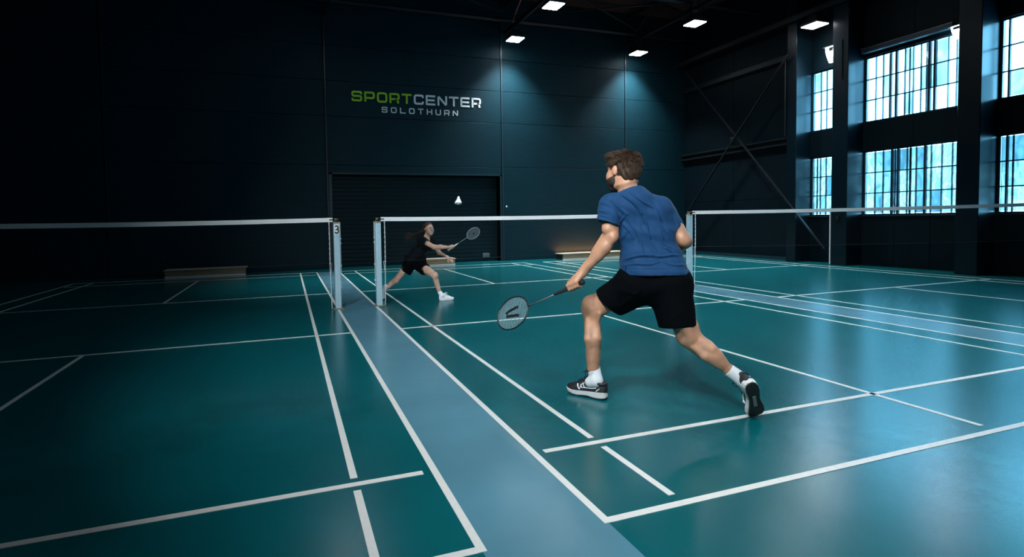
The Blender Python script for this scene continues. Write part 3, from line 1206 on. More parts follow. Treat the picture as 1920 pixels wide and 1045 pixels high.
cloth_folds(M_SHIRT, (0, math.radians(-28), YAW*-1))
M_BLACK = mat('black_jersey', (.0014, .0022, .0032), rough=.9, spec=.06, bump=.2, bscale=600, bdist=.001)
M_NAVY = mat('black_navy_jersey', (.0025, .005, .008), rough=.85, spec=.1)
M_HAIR = mat('brown_hair', (.050, .027, .015), rough=.6, spec=.3, noise=.45, nscale=60)
M_HAIR_W = mat('dark_brown_hair', (.045, .020, .012), rough=.42, noise=.4, nscale=60)
M_SOCK = mat('white_rib_sock', (.72, .74, .76), rough=.85, bump=.5, bscale=90, stretch=(1, 1, .15), bdist=.003)
M_SHOE_B = mat('black_shoe_mesh', (.010, .012, .016), rough=.55, bump=.3, bscale=300, bdist=.002)
M_SHOE_W = mat('white_shoe', (.78, .79, .80), rough=.55)
M_SOLE_W = mat('white_midsole', (.76, .75, .73), rough=.5)
M_SOLE_B = mat('black_outsole', (.010, .010, .011), rough=.6, bump=.3, bscale=60)
M_GREY = mat('grey_print', (.16, .18, .20), rough=.6)
M_SHANK = mat('grey_shank', (.20, .22, .22), rough=.4)
M_EYE = mat('eye_white', (.7, .7, .68), rough=.2)
M_IRIS = mat('iris', (.03, .02, .015), rough=.2)
M_LIP = mat('lip_skin', (.42, .17, .14), rough=.45)
M_FRAMEB = mat('black_frame', (.014, .014, .016), rough=.3)
M_SHAFT = mat('shaft_pink_grey', (.24, .17, .18), rough=.3, metal=.3)
M_STRING = mat('pale_string', (.34, .44, .46), rough=.5)
M_STRING2 = mat('grey_string', (.30, .38, .40), rough=.5)
M_GRIP = mat('black_grip', (.010, .011, .013), rough=.8, bump=.5, bscale=120)
M_SILVER = mat('silver_frame', (.42, .45, .47), rough=.3, metal=.4)


def head(fd, c, Fd, U, s, k=1.0):
    """head of height .235*s around c, looking along Fd"""
    Fd = unit(Fd)
    U = unit(np.array(U)-Fd*np.dot(U, Fd))
    R = np.cross(Fd, U)

    def p(f, r, u):
        return np.array(c)+s*(f*Fd+r*R+u*U)
    ax = (Fd, R, U)
    fd.ell(p(-.012, 0, .028), ax, (.098*s, .076*s, .088*s), .01*s)
    fd.cone(p(.030, 0, -.02), p(.046, 0, -.078), .064*s, .040*s, .03*s)
    fd.ell(p(.064, 0, -.098), ax, (.022*s, .026*s, .018*s), .018*s)
    for q in (-1, 1):
        fd.ell(p(.020, q*.052, -.062), ax, (.03*s, .014*s, .03*s), .02*s)         # jaw corner
        fd.ell(p(.060, q*.040, -.026), ax, (.030*s, .026*s, .026*s), .025*s)
        fd.ell(p(.058, q*.028, -.056), ax, (.028*s, .026*s, .026*s), .03*s)       # cheekbone
        fd.cone(p(.082, q*.012, .026), p(.070, q*.048, .024), .014*s, .010*s, .012*s)  # brow
        fd.ell(p(-.006, q*.079, -.006), (unit(Fd+.25*R*q), unit(R*q-.25*Fd), U), (.020*s, .009*s, .033*s), .006*s)
        fd.ell(p(.1005, q*.033, .002), ax, (.014*s, .019*s, .009*s), .012*s, op='cut')
    fd.cone(p(.088, 0, .014), p(.108, 0, -.028), .009*s, .012*s, .010*s)
    for q in (-1, 1):
        fd.ell(p(.096, q*.012, -.034), ax, (.012*s, .009*s, .008*s), .006*s)
    fd.ell(p(.086, 0, -.060), ax, (.010*s, .022*s, .006*s), .006*s)
    fd.ell(p(.084, 0, -.071), ax, (.010*s, .018*s, .007*s), .006*s)
    return p, Fd, R, U


def eyes_and_lips(p, Fd, R, U, s, body):
    for q in (-1, 1):
        b = MB()
        c = p(.0785, q*.032, .002)
        prof = [(.0122*s*math.sin(t), -.0122*s*math.cos(t)) for t in np.linspace(0, math.pi, 9)]
        b.lathe(prof, c, 14, axis=Fd)
        b.lathe([(0, .0128*s), (.0052*s, .0121*s), (.0052*s, .010*s)], c, 12, axis=Fd, mi=1)
        b.build('eye', [M_EYE, M_IRIS], body, smooth=True)
    b = MB()
    for du, w in ((-.0605, .022), (-.0705, .019)):
        pts = [p(.092-.3*(x*x)*9, x*1.0, du-(0.9*abs(x)*.1)) for x in np.linspace(-w, w, 9)]
        b.tube(pts, [s*.0042*(1-.8*abs(t)) for t in np.linspace(-1, 1, 9)], 6)
    b.build('lips', M_LIP, body, smooth=True)


def grip_hand(fd, wrist, G, A, e1, S, rh, thumb_up=1, spread=.0205):
    """hand closed round a handle: axis A through G, e1 = from the axis to the knuckles; index towards +A"""
    A = unit(A)
    e1 = unit(np.array(e1)-A*np.dot(e1, A))
    e2 = np.cross(A, e1)*thumb_up
    G = np.array(G)
    rf = .0088*S
    R = rh+rf*.8

    def q(t, th, r):
        th = math.radians(th)
        return G+A*t+(math.cos(th)*e1+math.sin(th)*e2)*r
    palm = G+e1*(R+.012*S)-e2*.016*S
    k = .010*S
    for i, (t, lf) in enumerate(((.033, 1.0), (.011, 1.05), (-.011, 1.0), (-.031, .85))):
        t *= S
        kn = q(t, -8, R+.012*S)
        fd.cone(wrist+A*t*.35, kn, .019*S, .0115*S, .018*S)
        pts = [kn, q(t+.003*S, 48, R+.006*S), q(t+.002*S, 118, R+.001*S), q(t, 118+78*lf, R)]
        rr = [.0108*S, .0096*S, .0088*S, .0074*S] if i < 3 else [.0095*S, .0084*S, .0076*S, .0064*S]
        for j in range(3):
            fd.cone(pts[j], pts[j+1], rr[j], rr[j+1], .005*S)
    # thumb leaves the side of the palm and closes along the other side of the handle
    t0 = wrist*.55+palm*.45+A*.010*S
    t1 = q(.028*S, -75, R+.012*S)
    t2 = q(.050*S, -120, R+.004*S)
    t3 = q(.066*S, -150, R+.002*S)
    fd.cone(t0, t1, .020*S, .0135*S, .014*S).cone(t1, t2, .0125*S, .0108*S, .006*S).cone(t2, t3, .0105*S, .008*S, .006*S)


def open_hand(fd, wrist, D, N, S, side=1, curl=20):
    """relaxed open hand: D along the fingers, N out of the back of the hand"""
    D = unit(D)
    N = unit(np.array(N)-D*np.dot(N, D))
    B = np.cross(D, N)*side
    W = np.array(wrist)
    for i, (o, l) in enumerate(((.030, .070), (.010, .078), (-.010, .072), (-.029, .056))):
        kn = W+D*.088*S+B*o*S
        fd.cone(W+B*o*.45*S, kn, .018*S, .0125*S, .016*S)
        p = kn
        ang = math.radians(curl*.6+3*i)
        d = unit(D+B*o*3.0)
        for j, fr in enumerate((.46, .30, .24)):
            dd = math.cos(ang)*d-math.sin(ang)*N
            n = p+dd*l*S*fr
            fd.cone(p, n, (.0102-.0011*j)*S, (.0094-.0013*j)*S, .004*S)
            p = n
            ang += math.radians(curl)
    t1 = W+D*.045*S+B*.040*S-N*.010*S
    t2 = t1+(D*.72+B*.62-N*.25)*.036*S
    t3 = t2+(D*.92+B*.25-N*.3)*.030*S
    fd.cone(W+D*.012*S+B*.015*S, t1, .019*S, .0145*S, .012*S).cone(t1, t2, .0125*S, .0108*S, .005*S).cone(t2, t3, .0105*S, .008*S, .005*S)


def shoe(parent, O, T, N, S, upper, sole, out, side, logo=None, lace=None, name='shoe', lk=1.0):
    """shoe with its sole centre-heel at O, toe along T, up along N (length .30*S); side=+1 if the outer side is at N x T"""
    T = unit(T)
    N = unit(np.array(N)-T*np.dot(N, T))
    Bv = np.cross(N, T)*side
    L = .30*S*lk
    O = np.array(O, float)

    def P(t, b, z):
        return O+T*(t*L)+Bv*(b*S)+N*(z*S)
    tt = np.array([0, .012, .04, .10, .20, .32, .44, .56, .68, .80, .90, .96, .99, 1.0])
    wo = np.array([.004, .016, .026, .034, .036, .033, .031, .036, .043, .045, .038, .027, .014, .004])   # outer half width
    wi = np.array([.004, .016, .026, .033, .033, .027, .024, .029, .038, .043, .037, .026, .013, .004])
    toe = np.array([.010, .008, .006, .003, .001, .001, .004, .003, .000, .003, .009, .016, .021, .024])*1.0   # rocker
    zmid = np.array([.036, .037, .038, .038, .036, .033, .030, .028, .026, .025, .027, .030, .032, .033])
    # outsole and midsole: footprint rings
    def slab(z0, z1, grow0, grow1, m, nm):
        b = MB()
        vs = []
        n = len(tt)
        for zz, gr in ((z0, grow0), (z1, grow1)):
            for i in range(n):
                vs.append(P(tt[i], wo[i]*gr, zz[i]))
            for i in range(n-2, 0, -1):
                vs.append(P(tt[i], -wi[i]*gr, zz[i]))
        m_ = 2*n-2
        fs = [(k, (k+1) % m_, m_+(k+1) % m_, m_+k) for k in range(m_)]
        for base in (0, m_):
            for i in range(n-1):
                a, c = base+i, base+i+1
                d = base+(m_-i-1) if i+1 <= n-2 else None
                e = base+((m_-i) % m_)
                if i == 0:
                    fs.append((a, c, base+m_-1))
                elif i == n-2:
                    fs.append((a, c, base+m_-i))
                else:
                    fs.append((a, c, base+m_-i-1, base+m_-i))
        b.add(vs, fs)
        return b.build(nm, m, root)
    # upper: arcs from sole edge over the instep
    hgt = np.array([.060, .080, .094, .096, .088, .094, .104, .094, .076, .062, .054, .047, .042, .036])
    K = 15
    b = MB()
    vs, fs = [], []
    for i in range(len(tt)):
        for k in range(K):
            a = math.pi*k/(K-1)
            c, s_ = math.cos(a), math.sin(a)
            e = .75 if i > 6 else .6
            cw = math.copysign(abs(c)**e, c)
            w = (wo[i] if c > 0 else wi[i])*.95
            narrow = 1-(.30 if 2 <= i <= 6 else .12)*s_**2
            tsh = 0
            if i == 0:
                tsh = -.018*math.sin(a)*1.0
            vs.append(P(tt[i]+(0.0 if i > 1 else -.012*s_), w*cw*narrow, zmid[i]-.006+(hgt[i]-zmid[i]+.006)*abs(s_)**.8))
    n = len(tt)
    for i in range(n-1):
        for k in range(K-1):
            fs.append((i*K+k, i*K+k+1, (i+1)*K+k+1, (i+1)*K+k))
    fs.append(tuple(range(K-1, -1, -1)))
    fs.append(tuple((n-1)*K+k for k in range(K)))
    b.add(vs, fs)
    root = b.build(name, upper, parent, smooth=True)
    slab(toe, zmid, 1.0, 1.10, sole, 'midsole')
    slab(toe-.006, toe+.004, .93, 1.02, out, 'outsole')
    # collar roll and tongue
    b = MB()
    ring = []
    for k in range(20):
        a = 2*math.pi*k/20
        ring.append(P(.165+.145*math.cos(a), .029*math.sin(a), .094+.012*math.cos(a)+.006*math.cos(2*a)))
    b.tube(ring, .0085*S, 8, closed=True)
    b.build('collar', upper, root, smooth=True)
    b = MB()
    b.tube([P(.52, 0, .092), P(.42, 0, .108), P(.33, 0, .122), P(.29, 0, .132)], [.016*S, .019*S, .019*S, .012*S], 8)
    b.build('tongue', upper, root, smooth=True)
    b = MB()
    for q in range(5):
        t = .40+.07*q
        z = np.interp(t, tt, hgt)
        b.tube([P(t, .022, z-.006), P(t+.015, 0, z+.009), P(t+.03, -.022, np.interp(t+.03, tt, hgt)-.006)], .0032*S, 5)
    for sg in (-1, 1):
        b.tube([P(.36, 0, .126), P(.42, sg*.018, .150), P(.48, sg*.035, .142), P(.44, sg*.040, .120)], .0028*S, 5)
        b.tube([P(.36, 0, .126), P(.47, sg*.012, .148), P(.58, sg*.020, .138)], .0026*S, 5)
    b.build('lace', lace or upper, root)
    if logo is not None:
        def side_pt(t, z, sg, lift=.0025):
            w = np.interp(t, tt, wo if sg > 0 else wi)*.95
            zm, hh = np.interp(t, tt, zmid)-.006, np.interp(t, tt, hgt)
            u = min(.98, max(0, (z-zm)/(hh-zm)))
            s_ = u**(1/.8)
            c = math.sqrt(max(0, 1-s_*s_))
            e = .6 if t < .5 else .75
            return P(t, sg*(w*c**e*(1-(.30 if t < .46 else .12)*s_**2)+lift), z)
        for sg in (-1, 1):
            b = MB()
            for path, wd in (([(.62, .036), (.66, .052), (.68, .066)], .0075), ([(.60, .066), (.57, .048), (.50, .050), (.36, .052), (.22, .060)], .0050),
                             ([(.52, .078), (.54, .066), (.50, .050)], .0050), ([(.62, .036), (.59, .060), (.55, .075)], .0045), ([(.22, .042), (.14, .060)], .0045)):
                pp = [side_pt(t, z, sg) for (t, z) in path]
                for q in range(len(pp)-1):
                    b.tube([pp[q], pp[q+1]], [wd*S*.55, wd*S*.45], 5)
            b.build('side_logo', logo, root)
    if name == 'shoe' and out is M_SOLE_B:
        b = MB()
        b.add([P(.34, .008, -.0075), P(.34, -.008, -.0075), P(.62, -.009, -.0065), P(.62, .009, -.0065),
               P(.34, .008, -.004), P(.34, -.008, -.004), P(.62, -.009, -.003), P(.62, .009, -.003)],
              [(0, 1, 2, 3), (7, 6, 5, 4), (0, 4, 5, 1), (1, 5, 6, 2), (2, 6, 7, 3), (3, 7, 4, 0)])
        b.build('shank', M_SHANK, root)
    return root


def racket(butt, tip, W, label, frame, shaft, string, grip, S=1.0, mark=True, hw=.115):
    """racket from butt to tip; W = across the string bed"""
    butt, tip = np.array(butt), np.array(tip)
    A = unit(tip-butt)
    W = unit(np.array(W)-A*np.dot(W, A))
    Nn = np.cross(A, W)
    L = np.linalg.norm(tip-butt)
    e = empty('badminton_racket', tuple(butt), label, 'racket', 'badminton rackets in play')
    hl = L*.375/2
    c = tip-A*hl
    hw = L*.335/2 if hw is None else hw

    def E(a, r=1.0):
        x, y = math.cos(a), math.sin(a)
        y = math.copysign(abs(y)**.92, y)
        return c+A*hl*x*r+W*hw*y*r
    MB().tube([E(2*math.pi*k/48) for k in range(48)], .0058*S, 8, closed=True).build('frame', frame, e, smooth=True)
    b = MB()
    r = .0007*S
    n = 22
    for k in range(1, n):
        t = -1+2*k/n
        y = math.sqrt(max(0, 1-t*t))
        b.bar(c+W*hw*t-A*hl*y, c+W*hw*t+A*hl*y, 2*r, 2*r, up=Nn)
        b.bar(c+A*hl*t-W*hw*y, c+A*hl*t+W*hw*y, 2*r, 2*r, up=Nn)
    o = b.build('string_bed', string, e)
    o['kind'] = 'stuff'
    if mark:
        for sg in (-1, 1):
            b = MB()
            path = [(.42, .10), (.30, .20), (-.28, .30), (-.40, .24)] if sg > 0 else [(.42, -.06), (.30, -.12), (-.28, -.30), (-.40, -.38)]
            for q in range(len(path)-1):
                (a0, b0), (a1, b1) = path[q], path[q+1]
                b.bar(c+A*hl*a0+W*hw*b0*.9, c+A*hl*a1+W*hw*b1*.9, .17*hw, .0035*S, up=Nn)
            b.build('string_logo', M_FRAMEB, e)
    else:
        b = MB()
        b.bar(c-A*hl*.1-W*hw*.2, c+A*hl*.12+W*hw*.1, .28*hw, .0035*S, up=Nn)
        b.build('string_logo', M_FRAMEB, e)
    g = L*.255
    MB().tube([c-A*hl*1.0, c-A*hl*1.12], [.0075*S, .0062*S], 8).build('throat', frame, e, smooth=True)
    MB().tube([c-A*hl*1.1, butt+A*g], .0042*S, 8).build('shaft', shaft, e, smooth=True)
    b = MB()
    b.tube([butt+A*(g+.05*S), butt+A*g, butt+A*g*.55, butt+A*.03*S, butt+A*.012*S, butt], [.0065*S, .0125*S, .0145*S, .0148*S, .018*S, .016*S], 8)
    b.build('grip', grip, e, smooth=True)
    return e


def strands(name, m, parent, roots, flows, lens, rad, n=5, droop=.0, jitter=.3, seed=3):
    """tufts of hair: each a thin bent taper from its root along its flow"""
    r = np.random.default_rng(seed)
    b = MB()
    for p, d, nrm, l in zip(roots, flows[0], flows[1], lens):
        d = unit(d+r.normal(0, jitter, 3)*.5)
        pts = []
        for k in range(n):
            t = k/(n-1)
            pts.append(p+d*l*t+nrm*(math.sin(t*2.2)*l*.16)+np.array((0, 0, -droop*l*t*t)))
        b.tube(pts, [rad*(1-.85*(k/(n-1))**1.5) for k in range(n)], 4, cap=False)
    return b.build(name, m, parent, smooth=True)


# ---------------------------------------------------------------- the man
def build_man():
    S = 1.22
    h = .0062
    pel = at(1222, 528, 3.90)
    hipL, hipR = at(1190, 528, 3.95), at(1256, 528, 3.85)
    kneeL, ankL = at(1109, 580, 4.21), at(1113, 704, 4.18)
    kneeR, ankR = at(1291, 632, 3.80), at(1378, 707, 3.70)
    shL, shR = at(1146, 383, 4.02), at(1243, 392, 3.96)
    elL, wrL = at(1147, 445, 3.93), at(1092, 511, 4.02)
    elR, wrR = at(1282, 452, 3.93), at(1243, 486, 4.14)
    neck0, neck1 = at(1184, 366, 4.0), at(1170, 336, 4.04)
    hc = at(1168, 322, 4.06)
    Bk = -FW                                            # towards the camera
    lo, hi = at(1060, 800, 4.3), at(1440, 270, 3.6)
    lo2 = np.minimum.reduce([lo, hi, at(1060, 270, 4.4), at(1440, 800, 3.5)])-.1
    hi2 = np.maximum.reduce([lo, hi, at(1060, 270, 4.4), at(1440, 800, 3.5)])+.1
    lo2[2] = .02
    fd = Field(lo2, hi2, h)
    # trunk (hidden under the clothes, kept inside them)
    fd.cone(pel, at(1214, 465, 3.95), .150, .138, .05, flat=(FW, .72))
    fd.cone(at(1214, 465, 3.95), at(1199, 400, 3.98), .138, .155, .06, flat=(FW, .68))
    fd.cone(shL, shR, .075, .07, .05)
    fd.cone(neck0, neck1, .085, .078, .04)
    fd.cone(at(1160, 375, 4.0), neck1, .05, .045, .05).cone(at(1220, 380, 3.98), neck1, .05, .045, .05)
    # front (left) leg
    fd.cone(hipL, kneeL, .118, .082, .04)
    fd.ell(at(1107, 572, 4.17), (RT, FW, UP), (.068, .075, .080), .03)            # knee cap
    fd.cone(at(1150, 562, 4.04), at(1116, 588, 4.14), .062, .046, .04)            # hamstring
    fd.cone(kneeL, at(1112, 690, 4.19), .070, .043, .03)
    fd.chain([at(1111, 600, 4.17), at(1112, 636, 4.15), at(1113, 672, 4.17)], [.058, .064, .048], .03)           # calf
    fd.cone(at(1105, 615, 4.16), at(1107, 645, 4.16), .036, .036, .02)
    fd.cone(at(1112, 662, 4.16), at(1113, 690, 4.17), .050, .042, .03)
    fd.chain([at(1120, 606, 4.13), at(1119, 634, 4.11), at(1116, 668, 4.15)], [.024, .035, .018], .014)
    fd.chain([at(1103, 602, 4.15), at(1104, 636, 4.12), at(1108, 674, 4.16)], [.024, .036, .018], .014)
    fd.cone(at(1114, 655, 4.12), at(1113.5, 682, 4.16), .018, .012, .018)           # achilles
    fd.cone(at(1124, 588, 4.07), at(1120, 612, 4.12), .016, .012, .020)
    fd.cone(at(1112, 688, 4.18), ankL, .042, .042, .02)
    # rear (right) leg
    fd.cone(hipR, kneeR, .120, .082, .04)
    fd.cone(at(1277, 600, 3.74), at(1296, 634, 3.74), .050, .034, .02)           # hamstring tendon
    fd.cone(at(1300, 612, 3.78), at(1308, 640, 3.77), .036, .028, .02)
    fd.cone(kneeR, at(1318, 653, 3.77), .076, .072, .03)
    fd.cone(at(1312, 650, 3.76), at(1336, 668, 3.72), .064, .064, .03)          # calf
    fd.cone(at(1326, 652, 3.73), at(1352, 680, 3.70), .050, .038, .03)
    fd.cone(at(1336, 668, 3.73), at(1366, 694, 3.70), .058, .038, .03)
    fd.chain([at(1312, 640, 3.73), at(1334, 655, 3.70), at(1356, 680, 3.69)], [.024, .035, .018], .014)
    fd.chain([at(1302, 652, 3.73), at(1322, 668, 3.70), at(1350, 688, 3.69)], [.022, .032, .016], .014)
    fd.cone(at(1340, 672, 3.69), at(1364, 692, 3.68), .016, .012, .018)
    fd.cone(at(1366, 694, 3.70), ankR, .038, .038, .02)
    ar = fd.like()
    # left arm
    ar.cone(shL, elL, .078, .050, .03)
    ar.cone(at(1143, 400, 3.96), at(1140, 430, 3.93), .058, .048, .02)           # triceps
    ar.cone(at(1139, 402, 4.0), at(1141, 430, 4.0), .050, .044, .02)             # biceps
    ar.ell(at(1149, 446, 3.895), (RT, FW, UP), (.033, .033, .040), .018)         # elbow point
    ar.cone(elL, at(1131, 466, 3.95), .050, .052, .02)
    ar.cone(at(1139, 440, 3.97), at(1116, 474, 3.98), .040, .034, .016)          # outer forearm muscle
    ar.cone(at(1136, 462, 3.93), at(1121, 482, 3.96), .044, .036, .016)
    ar.cone(at(1131, 466, 3.95), wrL, .050, .032, .02)
    ar.cone(at(1146, 452, 3.90), at(1106, 500, 3.99), .024, .020, .012)          # ulna ridge
    ar.cone(at(1101, 498, 4.01), wrL, .035, .033, .02, flat=(Bk, .85))
    # right arm
    ar.cone(shR, elR, .076, .056, .03)
    ar.cone(at(1262, 420, 3.92), at(1276, 445, 3.90), .052, .050, .03)
    ar.ell(at(1284, 453, 3.88), (RT, FW, UP), (.040, .036, .042), .03)
    ar.cone(elR, at(1266, 466, 4.02), .058, .056, .03)
    ar.cone(at(1266, 466, 4.02), wrR, .056, .036, .03)
    open_hand(ar, wrR, -.75*RT+.5*FW-.15*UP, .3*UP+.6*RT+.5*FW, S, side=-1, curl=28)
    # racket hand
    butt, tip = at(1095, 528, 3.985), at(933.5, 599.5, 4.46)
    A = unit(tip-butt)
    G = butt+A*.085
    grip_hand(ar, wrL, G, A, .50*UP-.80*FW+.1*RT, S*1.04, .0165, thumb_up=-1)
    fd.join(ar, .012)
    # head
    face = unit(-.50*RT+.86*FW-.02*UP)
    sH = 1.27
    p, Fd, Rd, Ud = head(fd, hc, face, UP+.06*RT+.10*FW, sH)
    fd.cone(neck0, p(-.02, 0, -.05), .086, .070, .03)
    V, F = fd.mesh(2)
    body = mesh_obj('person', (V, F), M_SKIN_M)
    body_v = [V, F]
    tag(body, 'man in blue t-shirt and black shorts seen from behind, lunging with a low racket', 'person')
    eyes_and_lips(p, Fd, Rd, Ud, sH, body)

    # ---- beard: a thin shell on jaw and chin
    M_BEARD = mat('dark_beard', (.030, .017, .011), rough=.7, noise=.5, nscale=90, bump=.6, bscale=220, bdist=.004)
    bd = Field(hc-.22, hc+.22, .006)
    bd.cone(p(.030, 0, -.02), p(.048, 0, -.080), .069*sH, .050*sH, .03*sH)
    bd.ell(p(.064, 0, -.098), (Fd, Rd, Ud), (.028*sH, .031*sH, .023*sH), .018*sH)
    for q in (-1, 1):
        bd.ell(p(.020, q*.053, -.062), (Fd, Rd, Ud), (.036*sH, .022*sH, .036*sH), .02*sH)
        bd.ell(p(.058, q*.028, -.056), (Fd, Rd, Ud), (.032*sH, .030*sH, .030*sH), .03*sH)
        bd.ell(p(.052, q*.042, -.034), (Fd, Rd, Ud), (.032*sH, .030*sH, .030*sH), .02*sH)
    bd.plane_cut(p(.03, 0, -.040), Ud+.35*Fd)
    bd.plane_cut(p(-.006, 0, 0), -Fd)
    bd.ell(p(.10, 0, -.062), (Fd, Rd, Ud), (.030*sH, .026*sH, .017*sH), .004, op='cut')
    mesh_obj('beard', bd.mesh(2), M_BEARD, body)

    # ---- hair
    hf = Field(hc-.28, hc+.28, .006)
    hf.ell(p(-.014, 0, .032), (Fd, Rd, Ud), (.103*sH, .081*sH, .092*sH), .01)
    hf.ell(p(-.046, 0, -.016), (Fd, Rd, Ud), (.062*sH, .068*sH, .074*sH), .03)
    hf.ell(p(.052, 0, .098), (Fd, Rd, Ud), (.048*sH, .052*sH, .024*sH), .03)
    hf.plane_cut(p(.062, 0, .066), Fd*.9-.5*Ud)
    hf.plane_cut(p(-.06, 0, -.074), -Ud+.25*Fd)
    for q in (-1, 1):
        hf.ell(p(.006, q*.092, -.020), (Fd, Rd, Ud), (.036*sH, .036*sH, .050*sH), .006, op='cut')
        hf.ell(p(.066, q*.085, -.01), (Fd, Rd, Ud), (.040*sH, .045*sH, .070*sH), .006, op='cut')
    HV, HF = hf.mesh(2)
    HN = normals(HV, HF)
    HV = HV+HN*(.006*np.sin(HV[:, :1]*95+HV[:, 2:]*60)*np.sin(HV[:, 1:2]*110)+.002)
    hair = mesh_obj('hair', (HV, HF), M_HAIR, body)
    crown = p(-.055, .012, .118)
    rel = (HV-np.array(hc))
    pick = rng.choice(len(HV), min(len(HV), 6500), replace=False)
    roots, fl_, nn, ln = [], [], [], []
    for i in pick:
        u = rel[i]@Ud/sH
        n_ = HN[i]
        away = HV[i]-crown
        away = away-n_*np.dot(away, n_)
        if np.linalg.norm(away) < 1e-4:
            continue
        d = unit(away)*.9+n_*(.26 if u > .05 else .05)
        if u < -.02:
            d = d*.6-Ud*.5
        roots.append(HV[i]-n_*.004)
        fl_.append(d)
        nn.append(n_)
        f_ = rel[i]@Fd/sH
        ln.append((.036 if u > .05 else .022 if u > -.02 else .010)*(1.3 if f_ > .04 else 1.0)*rng.uniform(.7, 1.25))
    o = strands('hair_strands', M_HAIR, hair, roots, (fl_, nn), ln, .0030, jitter=.28)
    o['kind'] = 'stuff'

    # ---- shorts
    sf = Field(np.minimum(at(1100, 640, 4.4), at(1310, 480, 3.5))-.15, np.maximum(at(1100, 480, 4.4), at(1330, 480, 3.5))+.15, .0065)
    fl2 = (FW, .78)
    sf.cone(at(1196, 530, 3.92), at(1256, 530, 3.88), .165, .160, .05, flat=(FW, .95))
    sf.cone(at(1202, 512, 3.93), at(1250, 512, 3.90), .128, .126, .04, flat=(FW, .92))
    kL = at(1136, 571, 4.12)
    kR = at(1272, 618, 3.82)
    nL = unit(unit(kL-hipL)-.28*UP-.15*RT)
    nR = unit(unit(kR-hipR)-.20*UP)
    for (hp, kn, r0, r1, pc, nn) in ((at(1196, 534, 3.95), kL, .158, .134, at(1142, 569, 4.08), nL), (at(1254, 534, 3.87), kR, .160, .130, at(1272, 612, 3.82), nR)):
        sl = sf.like()
        ax = unit(kn-hp)
        sl.cone(hp, kn+ax*.06, r0, r1-.004, .0)
        sl.plane_cut(pc, nn)
        sl.cone(kn-ax*.08, kn+ax*.08, r1-.024, r1-.012, .0, op='cut')
        sf.join(sl, .045)
    sf.cone(at(1222, 540, 3.86), at(1230, 552, 3.86), .10, .08, .05)
    sf.plane_cut(at(1222, 503, 3.9), UP)
    SV, SF = sf.mesh(2)
    SN = normals(SV, SF)
    disp = np.zeros(len(SV))
    for (a, b, A0, w) in (((1160, 545, 3.85), (1215, 560, 3.72), .010, .020), ((1178, 530, 3.78), (1225, 548, 3.70), .008, .016),
                          ((1240, 590, 3.70), (1262, 560, 3.66), .009, .018), ((1240, 550, 3.68), (1285, 545, 3.68), .008, .016),
                          ((1165, 572, 3.92), (1200, 545, 3.76), .008, .014), ((1255, 606, 3.70), (1290, 575, 3.68), .007, .014)):
        dd, _ = seg_dist(SV, at(*a), at(*b))
        disp += A0*np.exp(-(dd/w)**2)
    disp += .0016*np.sin(SV@(UP*41+RT*25)+2*np.sin(SV@(RT*19)))*np.sin(SV@(RT*28+FW*30))
    mesh_obj('shorts', (SV+SN*disp[:, None], SF), M_BLACK, body)

    # ---- t-shirt
    tf = Field(np.minimum(at(1100, 540, 4.3), at(1110, 540, 3.5))-.12, np.maximum(at(1320, 340, 4.35), at(1320, 340, 3.6))+.12, .006)
    hem = at(1226, 508, 3.90)
    waist = at(1218, 474, 3.93)
    chest = at(1207, 425, 3.96)
    yoke = at(1197, 395, 3.98)
    tf.cone(at(1202, 516, 3.92), at(1251, 516, 3.88), .158, .150, .04, flat=(FW, 1.12))
    tf.cone(at(1200, 484, 3.94), at(1246, 482, 3.90), .150, .128, .06, flat=(FW, 1.02))
    tf.cone(at(1188, 440, 3.98), at(1236, 440, 3.93), .128, .120, .06, flat=(FW, 1.08))
    tf.cone(at(1178, 400, 4.0), at(1224, 404, 3.95), .118, .122, .06, flat=(FW, 1.08))
    tf.cone(at(1158, 381, 4.01), at(1234, 390, 3.96), .098, .092, .06)
    tf.cone(at(1178, 372, 4.0), at(1190, 380, 3.98), .085, .10, .05)
    nk = unit(neck1-neck0)
    tf.cone(neck0-nk*.07, neck0+nk*.06, .130, .096, .05)
    # neck hole, then sleeves grown on their own and joined on
    tf.plane_cut(neck0+nk*.034, unit(nk+.10*RT))
    tf.cone(neck0-nk*.02, neck0+nk*.12, .086, .086, .0, op='cut')
    tf.plane_cut(at(1226, 515, 3.9), unit(-UP+.02*RT))
    for (s0, e0, c0, r0, r1, cn) in ((at(1146, 386, 4.01), elL, at(1139.5, 419, 3.95), .098, .080, -UP-.36*RT), (at(1240, 393, 3.97), elR, at(1263.5, 429, 3.94), .094, .074, -.82*UP+.52*RT)):
        sl = tf.like()
        ax = unit(c0-s0)
        sl.cone(s0, c0+ax*.06, r0, r1, .0)
        cn = unit(cn)
        sl.plane_cut(c0, cn)
        sl.cone(c0-ax*.045, c0+ax*.08, r1-.010, r1-.006, .0, op='cut')
        tf.join(sl, .028)
    tuck(body, body_v, [tf, sf], [(shL*.62+elL*.38, elL, .076), (elL, wrL, .11), (shR*.62+elR*.38, elR, .074), (elR, wrR, .10),
                                 (hipL*.35+kneeL*.65, kneeL, .12), (hipR*.35+kneeR*.65, kneeR, .12), (neck0*.3+neck1*.7, hc, .09)])
    TV, TF = tf.mesh(3)
    TN = normals(TV, TF)
    disp = np.zeros(len(TV))
    D = 3.80
